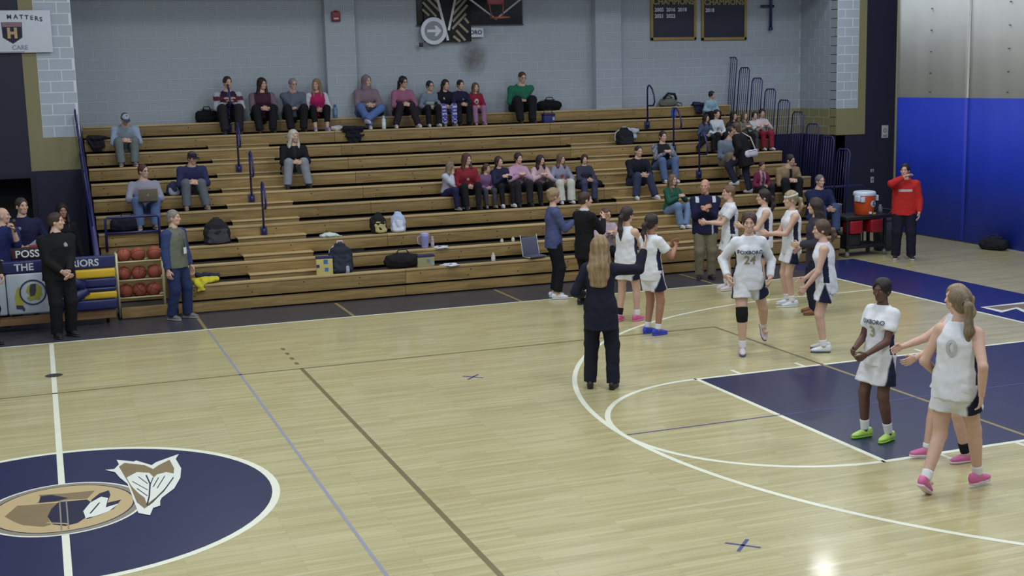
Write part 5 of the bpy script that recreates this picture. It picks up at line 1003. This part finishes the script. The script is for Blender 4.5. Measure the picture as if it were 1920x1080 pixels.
seated('girl in grey-blue zip jacket and cream trousers', 1048, 289, GK, pose='knees', lean=10, top=dict(c=(130, 134, 156), paint=[(logo(0, .28, .05), (150, 70, 80))]), bot=dict(kind='pants', c=(188, 190, 184), leg='wide'), hair=('long', (96, 74, 64)), shoe=WSH, head=(28, 0))
seated('smiling girl in charcoal sweater at the right end of the row', 1093, 290, GK, pose='clasp', lean=10, top=dict(c=(54, 54, 74)), bot=dict(kind='pants', c=(60, 62, 90)), hair=('bob', (52, 40, 40)), shoe=BSH, head=(-10, 0))
# --- right of the right aisle and around it
seated('man in black jacket and jeans sitting with hands between his knees', 1191, 273, 4, pose='clasp', lean=14, sex='m', top=dict(c=(24, 26, 40), collar=1), bot=dict(kind='pants', c=(50, 56, 84)), hair=('buzz', (40, 32, 32)), shoe=WSH, head=(5, 0), feet={1: (.2, .44, 0), -1: (-.22, .5, 0)})
seated('woman in black top with patterned grey sleeves clapping, in jeans', 1239, 246, 5, pose='clap', lean=8, top=dict(c=(30, 32, 40), cs=(92, 98, 112), paint=[(lambda t, g: (g == 1)*(np.sin(t[:, 0]*90)*np.sin(t[:, 2]*80) > .3), (150, 156, 170))]), bot=JN, hair=('short', (40, 30, 30)), shoe=WSH, head=(5, 0), wide=1.08)
seated('woman in green sweater and pale jeans with legs crossed', 1258, 337, 2, pose='clap', lean=4, H=1.48, face=-75, top=dict(c=(34, 84, 70)), bot=dict(kind='pants', c=(112, 136, 172)), hair=('long', (110, 88, 72), .6), shoe=WSH, head=(0, 0), feet={1: (.10, .42, 0), -1: (-.02, .46, 0)})
seated('girl in denim jacket with dark hair and black trousers at right', 1320, 215, 7, pose='lap', lean=12, top=dict(c=(72, 84, 112)), bot=DK, hair=('long', (40, 32, 34), .6), shoe=BSH, head=(15, 0), hs=1.05, feet={1: (.40, .30, .05), -1: (-.10, .44, 0)})
seated('child in white shirt beside the girl in denim', 1341, 206, 7, pose='lap', lean=6, top=dict(c=(194, 200, 208), paint=[(logo(0, .27, .05), (120, 130, 140))]), bot=DK, hair=('short', (38, 30, 30)), shoe=WSH, head=(10, 0), hs=1.05)
seated('girl with long black hair and black top in the right-hand group', 1373, 211, 7, pose='lap', lean=8, top=dict(c=(40, 36, 44)), bot=DK, hair=('long', (30, 24, 26)), shoe=BSH, head=(10, 0), hs=1.05)
seated('girl with long brown hair and olive top in the right-hand group', 1393, 211, 7, pose='clap', lean=8, top=dict(c=(110, 106, 94)), bot=DK, hair=('long', (92, 78, 62)), shoe=BSH, head=(5, 0), hs=1.05)
seated('child in white and grey patterned shirt clapping in the right-hand group', 1412, 210, 7, pose='clap', lean=8, top=dict(c=(182, 186, 196), paint=[(logo(0, .28, .06), (60, 60, 70))]), bot=dict(kind='pants', c=(66, 70, 72)), hair=('bun', (46, 36, 36)), shoe=GSH, head=(-5, 0), hs=1.05)
seated('child in white fleece and dark red trousers at the right end of the group', 1431, 205, 7, pose='clap', lean=8, top=dict(c=(196, 180, 188)), bot=dict(kind='pants', c=(126, 30, 50), c2=(140, 40, 60)), hair=('bun', (44, 34, 36)), shoe=WSH, head=(-10, 0), hs=1.05)
seated('man in dark cap and blue-grey shirt behind the standing woman', 1364, 237, 5, pose='lap', lean=10, sex='m', top=dict(c=(116, 128, 146)), bot=dict(kind='pants', c=(130, 120, 104)), hair=('short', (60, 50, 46)), shoe=GSH, head=(30, 0), extra=dict(cap=(48, 52, 66)))
seated('child in maroon and pink jacket in front of the standing woman', 1425, 304, 3, pose='lap', lean=8, top=dict(c=(104, 40, 66), paint=[(openf(.03), (60, 60, 80)), (lambda t, g: (g == 0)*(t[:, 1] > 0)*(np.abs(np.abs(t[:, 0])-.06) < .02), (180, 130, 150))]), bot=DK, hair=('short', (70, 44, 40)), shoe=BSH, head=(0, -5), hs=1.06)
seated('man in tan jacket over a black shirt at the right end', 1467, 288, 3, pose='clasp', lean=28, sex='m', top=dict(c=(138, 120, 92), paint=[(openf(.045), (26, 26, 32))], collar=1), bot=DK, hair=('short', (44, 36, 36)), shoe=BSH, head=(20, 0), wide=1.08)
seated('man in navy jacket and jeans at the bottom right of the bleachers', 1533, 312, 1, pose='clasp', lean=6, H=1.74, sex='m', top=dict(c=(30, 38, 74), collar=1, fit=.024), bot=dict(kind='pants', c=(62, 78, 116)), hair=('short', (104, 100, 102)), shoe=BSH, head=(0, 0), wide=1.1)
seated('woman in glasses and pale pink top clapping behind the coaches', 1131, 390, 0, pose='clap', lean=12, top=dict(c=(176, 160, 174), paint=[(logo(.03, .28, .05), (130, 110, 150))]), bot=DK, hair=('bun', (92, 70, 60)), shoe=((210, 90, 140), (230, 170, 190), 'mid'), head=(15, 0), extra=dict(glasses=1))
# --- standing on the bleachers
kk = kof(1400, 373, -.15); p_ = np.array((aty(1393, 330, ny(kk)+.40)[0], ny(kk)+.38, nz_(kk))); hz = aty(1398, 231, ny(kk)+.45)[2]-p_[2]
w_, sk_ = person('woman in long black coat climbing the bleachers with a white shoulder bag', p_, 128, min(hz*1.03, 1.8), lean=(18, 0), top=dict(c=(22, 22, 28), hem=-.30, boxy=1, fit=.034), bot=dict(kind='pants', c=(40, 42, 62)), hair=('bob', (84, 66, 54)), shoe=WSH, head=(15, 0), hands={1: (.24, .10, .86), -1: (-.24, .12, .88)}, feet={1: (.1, -.12, 0), -1: (-.1, .16, .20)}, lod=2, wide=1.15)
M_w = Matrix.Translation(w_.location) @ Matrix.Rotation(w_.rotation_euler.z, 4, 'Z'); q0 = M_w @ Vector(sk_['P']-sk_['fw']*.21*sk_['s']-sk_['rt']*.02+V3(0, 0, -.04)); q1 = M_w @ Vector(sk_['nb']+sk_['rt']*.14-sk_['fw']*.02+V3(0, 0, .0)); q2 = M_w @ Vector(sk_['P']+sk_['up']*.30-sk_['fw']*.205+sk_['rt']*.10)
hb_ = thing('shoulder_bag', 'small white shoulder bag with long strap worn by the woman in black', 'bag', q0)
soft('bag_body', [Loft((-.12, -.02, 0), (.11, -.0, .02), [(0, .04, .07), (1, .04, .08)], (0, 1, 0), k=.03)], (204, 206, 220), hb_); MB().tube([(.10, -.02, .06), tuple(q2-q0), tuple(q1-q0+Vector((0, -.02, .03)))], .014, 6).build('strap', colmat((186, 178, 172), .7), hb_); MB().tube([(-.11, -.07, .06), (.1, -.05, .08)], .006, 5).build('flap_edge', colmat((150, 150, 160), .6), hb_)
# --- left, around the scorer table
p_ = np.array((aty(6, 450, 9.75)[0], 9.75, 0)); H_ = aty(10, 389, 9.75)[2]
r_, sk_ = person('bald man in navy shirt holding a microphone at the left edge', p_, -60, min(H_, 1.9), sex='m', lod=1, top=dict(kind='elbow', c=(34, 42, 92), collar=1), bot=DK, hair=None, shoe=BSH, head=(55, 0), hands={1: (.2, .12, .95), -1: (-.02, .27, 1.40)}, curl=(.5, 1.3), wide=1.1)
mk = thing('microphone', 'black microphone in the hand of the bald man in navy', 'microphone', (0, 0, 0)); R_ = Matrix.Translation(r_.location) @ Matrix.Rotation(r_.rotation_euler.z, 4, 'Z'); wr = Vector(sk_['arms'][-1][2]); m_o = sk_['hp'](0, .15, -.07); a = R_ @ (wr+Vector((0.0, .05, -.03))); b = R_ @ Vector(m_o)
mk.location = a; d = b-a; MB().tube([(0, 0, 0), tuple(d*.8)], [.014, .019], 8).build('handle', colmat((24, 24, 26), .5), mk); MB().tube([tuple(d*.78), tuple(d*.86), tuple(d*.97), tuple(d*1.05)], [.02, .03, .03, .012], 10).build('grille', colmat((60, 60, 64), .5), mk)
p_ = atz(45, 585); p_[1] = 10.4; p_ = np.array((aty(45, 450, 10.4)[0], 10.4, 0)); H_ = aty(43, 353, 10.4)[2]
r_, sk_ = person('man in navy polo holding a sheet of paper behind the scorer table', p_, -80, min(H_, 1.92), sex='m', lod=1, top=dict(kind='elbow', c=(30, 34, 66), collar=1, paint=[(logo(.07, .37, .02), (150, 154, 170))]), bot=DK, hair=('short', (60, 52, 50)), shoe=BSH, head=(18, 0), hands={1: (.06, .34, 1.02), -1: (-.22, .26, 1.10)}, wide=1.12)
R_ = Matrix.Translation(r_.location) @ Matrix.Rotation(r_.rotation_euler.z, 4, 'Z'); a = R_ @ Vector(sk_['arms'][1][2]); b = R_ @ Vector(sk_['arms'][-1][2])
sp = thing('score_sheet', 'white sheet of paper held by the man in navy polo', 'paper', (a+b)/2+Vector((0, -.10, .0))); q = MB().box(-.20, .20, -.003, .003, -.06, .06).build('sheet', colmat((206, 210, 220), .7), sp); q.rotation_euler = (.6, -.62, 0); q2 = MB().box(-.15, .15, -.006, -.0035, .0, .01).build('ruled_line', colmat((150, 154, 170), .7), sp); q2.rotation_euler = q.rotation_euler
p_ = np.array((aty(120, 450, 10.9)[0], 10.9, 0)); H_ = aty(122, 374, 10.9)[2]
person('dark-haired woman in black half hidden behind the man in black jacket', p_, -85, min(H_, 1.75), lod=2, top=dict(c=(20, 20, 26)), bot=DK, hair=('long', (30, 24, 26)), shoe=BSH, head=(10, 0), skin=(160, 118, 100))
stand('man in black zip jacket with hands clasped before the scorer table', (120, 631), (122, 398), -68, sex='m', lod=1, top=dict(c=(22, 22, 26), collar=1, hem=-.12, fit=.022, boxy=1, paint=[(logo(-.07, .36, .028), (150, 152, 160))]), bot=dict(kind='pants', c=(20, 20, 25)), hair=('short', (60, 46, 40)), shoe=BSH, head=(55, 0), hands={1: (.06, .26, .93), -1: (-.03, .27, .92)}, wide=1.14)
stand('person in black at the left edge of the frame, mostly cut off', (-24, 646), (-30, 400), -60, sex='m', H=1.8, lod=1, top=dict(c=(20, 20, 24), fit=.022), bot=dict(kind='pants', c=(18, 18, 23)), hair=('short', (60, 46, 40)), shoe=BSH, hands={1: (.24, .1, .86), -1: (-.22, .14, .93)})
stand('grey-haired man in olive vest over blue sleeves with lanyard and jeans', (336, 598), (342, 393), -42, sex='m', lod=1, top=dict(c=(104, 108, 96), cs=(52, 66, 112), vest=1, collar=1, hem=-.10, boxy=1, fit=.026), bot=dict(kind='pants', c=(38, 50, 88)), hair=('short', (128, 124, 122)), shoe=((110, 108, 112), (150, 150, 150), 'low'), head=(15, 0), hands={1: (.25, .04, .80), -1: (-.25, .10, .80)}, extra=dict(lanyard=1), wide=1.12, feet={1: (.12, -.04, 0), -1: (-.12, .08, 0)})
# --- coaches and staff
C_ = {1: (.05, .33, 1.20), -1: (-.03, .34, 1.18)}
stand('woman in blue-grey blazer and black trousers clapping by the sideline', (1040, 559), (1028, 354), -8, lod=1, top=dict(c=(74, 82, 124), hem=-.12, fit=.02), bot=dict(kind='pants', c=(20, 20, 26), cut=.93), hair=('bun', (142, 122, 92)), shoe=((214, 216, 222), (206, 208, 214), 'low'), head=(10, 0), hands=C_)
stand('man in black suit with white collar seen from behind, clapping', (1098, 572), (1092, 368), 15, sex='m', lod=1, H=1.82, top=dict(c=(18, 18, 24), hem=-.2, collar=1, cc=(190, 196, 206)), bot=dict(kind='pants', c=(18, 18, 24)), hair=('short', (54, 40, 36)), shoe=BSH, head=(-20, 0), hands={1: (.06, .32, 1.28), -1: (-.02, .33, 1.26)})
stand('blonde coach in navy trouser suit seen from behind raising one arm', (1128, 728), (1108, 444), 58, lod=0, top=dict(c=(26, 28, 46), hem=-.24, fit=.020, name='blazer'), bot=dict(kind='pants', c=(24, 26, 42), leg='straight', fit=.02), hair=('longback', (146, 124, 92), .75, (112, 92, 68)), shoe=((24, 22, 24), (20, 20, 22), 'low'), head=(-15, 0), hands={1: (.46, .22, 1.54), -1: (-.22, .22, 1.02)}, elbows={1: (.5, -.2, -1)}, feet={1: (.13, .0, 0), -1: (-.13, .02, 0)}, curl=(.25, .5))
stand('bald man in navy jacket with white shoulder panels and khaki trousers', (1322, 522), (1322, 336), -112, sex='m', lod=1, top=dict(c=(28, 30, 62), hem=-.14, boxy=1, collar=1, fit=.024, paint=[(lambda t, g: (np.abs(t[:, 0]) > .115)*(np.abs(t[:, 0]) < .165)*(t[:, 2] > .40)*(t[:, 1] > -.05), (190, 196, 210)), (lambda t, g: (g == 0)*(t[:, 1] > 0)*(np.abs(t[:, 0]+.11) < .012)*(t[:, 2] < .06), (180, 186, 200)), (logo(-.07, .34, .025), (180, 170, 120))]), bot=dict(kind='pants', c=(116, 110, 90)), hair=('fringe_bald', (186, 182, 176)), shoe=BSH, head=(-20, 0), hands={1: (.06, .30, 1.22), -1: (-.0, .30, 1.2)}, wide=1.1, skin=(194, 144, 124))
stand('man in red hooded sweatshirt drinking beside the blue curtain', (1693, 485), (1700, 307), -122, sex='m', lod=1, top=dict(c=(186, 44, 42), hood='down', hem=-.12, boxy=1, fit=.026, paint=[(lambda t, g: (g == 0)*(t[:, 1] > 0)*(np.abs(t[:, 0]) < .115)*(np.abs(t[:, 2]-.33) < .022), (200, 190, 198))]), bot=dict(kind='pants', c=(28, 28, 46), fit=.02), hair=('short', (38, 30, 30)), shoe=((40, 40, 50), (200, 200, 206), 'mid'), head=(-20, 0), hands={1: (.04, .22, 1.48), -1: (-.24, .14, .84)}, elbows={1: (1, -.1, -.6)}, wide=1.1, feet={1: (.13, .0, 0), -1: (-.13, .06, 0)})
# --- players
SK1 = ((222, 224, 230), .22)
PK = ((214, 96, 150), (226, 150, 184), 'mid')
stand('player with long dark ponytail and pink shoes clapping with back turned', (1176, 602), (1184, 388), 35, lod=1, top=jer('tank'), bot=sho(), hair=('ponylow', (48, 36, 38), 1.15), shoe=PK, sock=SK1, hands=C_, head=(-10, 0), extra=dict(ankle=((-1,), (24, 24, 30)), tie=(60, 60, 70)), feet={1: (.12, .08, 0), -1: (-.1, -.06, 0)})
stand('player number four with dark ponytail and bright blue shoes clapping', (1222, 627), (1224, 402), 18, lod=0, top=jer('tee', [('4', .19, .30, (132, 128, 96), 1)]), bot=sho(), hair=('ponylow', (44, 34, 36), .8), shoe=((50, 66, 190), (60, 74, 196), 'mid'), sock=((222, 224, 230), .2), skin=(158, 114, 94), hands={1: (.12, .36, 1.22), -1: (.02, .36, 1.25)}, head=(0, 0))
stand('short-haired player clapping right of the bald man', (1368, 543), (1372, 347), 165, lod=1, top=jer('tee'), bot=sho(), hair=('short', (110, 84, 66)), shoe=((206, 196, 206), (214, 206, 212), 'mid'), sock=SK1, hands={1: (.04, .38, 1.10), -1: (-.05, .40, 1.12)}, head=(0, 0))
stand('dark-haired player with lime shoes clapping behind number 24', (1432, 555), (1428, 356), 162, lod=1, top=jer('tank'), bot=sho(), hair=('ponylow', (44, 34, 36), .7), shoe=((206, 214, 160), (190, 206, 120), 'mid'), sock=SK1, hands={1: (.04, .36, 1.12), -1: (-.05, .38, 1.14)}, head=(0, 0))
stand('blonde player with a headband and white shoes clapping in profile', (1483, 573), (1492, 358), 168, lod=1, top=jer('tank'), bot=sho(.6), hair=('ponylow', (168, 150, 120), .55, (120, 108, 90)), shoe=((206, 214, 226), (220, 224, 230), 'mid'), sock=SK1, hands={1: (.05, .36, 1.06), -1: (-.05, .38, 1.10)}, head=(0, -4), extra=dict(headband=(196, 220, 210)))
stand('person in dark grey hoodie with long dark hair and tan boots', (1528, 588), (1524, 372), 155, lod=1, top=dict(c=(56, 54, 66), hood='down', hem=-.22, boxy=1, fit=.026), bot=dict(kind='pants', c=(28, 30, 48), leg='slim'), hair=('longback', (46, 34, 34), .8), shoe=((126, 84, 52), (100, 66, 44), 'high'), hands={1: (.2, .2, .95), -1: (-.14, .26, 1.05)}, head=(0, 0))
stand('player at right with brown ponytail standing with arms lowered', (1547, 658), (1562, 412), 148, lod=0, top=dict(kind='tank', c=WH, hem=-.15, fit=.018, name='jersey', paint=[(SIDEP, NV), (lambda t, g: (t[:, 1] < 0)*(np.abs(np.abs(t[:, 0])-.05) < .02)*(np.abs(t[:, 2]-.28) < .08), (172, 176, 180))]), bot=sho(.55), hair=('ponylow', (84, 66, 54), .45), shoe=((210, 214, 222), (60, 84, 104), 'mid'), sock=SK1, hands={1: (.18, .26, .92), -1: (-.18, .26, .86)}, head=(8, 0), lean=(5, 0))
stand('smiling player number 24 jogging forward with a black knee sleeve', (1402, 662), (1386, 394), -112, lod=0, dyh=.15, top=jer('long', [('FOXBORO', .062, .335, (44, 48, 84), 0), ('24', .14, .235, (136, 130, 96), 0)], hem=-.13), bot=sho(.55), hair=('ponylow', (64, 48, 42), .5), shoe=((206, 196, 206), (70, 74, 120), 'mid'), sock=SK1, hands={1: (.25, .07, .94), -1: (-.24, .10, .92)}, elbows={1: (.55, -1, 0), -1: (-.55, -1, 0)}, head=(-8, -6), lean=(6, 0), feet={1: (.07, .06, 0), -1: (-.26, -.44, .15)}, toes={-1: -48}, extra=dict(smile=1, kneepad=(1, (22, 22, 26))), hipy=-.02)
stand('player in white with neon green shoes standing in the painted lane', (1645, 822), (1664, 521), -168, lod=0, top=jer('tee', [('FOXBORO', .062, .34, (44, 48, 84), 0), ('3', .15, .235, (150, 148, 120), 0)], hem=-.12), bot=sho(.72, .125), hair=('bun', (28, 22, 24)), skin=(92, 62, 54), shoe=((184, 226, 110), (150, 214, 60), 'mid'), sock=((226, 228, 232), .28), hands={1: (.10, .26, .98), -1: (-.10, .30, .96)}, head=(10, -8), lean=(-4, 0), feet={1: (.12, .06, 0), -1: (-.13, -.02, 0)}, curl=(.9, .9))
stand('blonde ponytail player striding right in pink shoes, nearest the camera', (1784, 922), (1798, 540), 22, lod=0, top=jer('tank', [('0', .19, .30, (176, 180, 180), 1)], hem=-.12), bot=sho(.5, .112), hair=('ponylow', (128, 114, 92), 1.2, (96, 84, 68)), shoe=((206, 104, 156), (220, 196, 214), 'mid'), sock=((222, 224, 230), .2), hands={1: (.24, -.02, .86), -1: (-.2, .12, .92)}, head=(50, 0), lean=(4, 0), twist=8, feet={1: (.09, .26, 0), -1: (-.09, -.26, .06)}, toes={-1: -32}, extra=dict(tie=(30, 30, 36)), hipy=.0)
stand('player in pink shoes reaching out, mostly hidden behind the striding blonde', (1786, 862), (1818, 552), 168, lod=0, H=1.66, top=jer('tank'), bot=sho(.6), hair=('ponylow', (150, 126, 92), .8), shoe=((206, 110, 160), (226, 206, 220), 'mid'), sock=((222, 224, 230), .12), hands={1: (.16, .47, 1.10), -1: (-.10, .50, 1.02)}, head=(0, 0), feet={1: (.1, .22, 0), -1: (-.1, -.08, 0)}, extra=dict(ankle=((-1,), (26, 26, 32))))
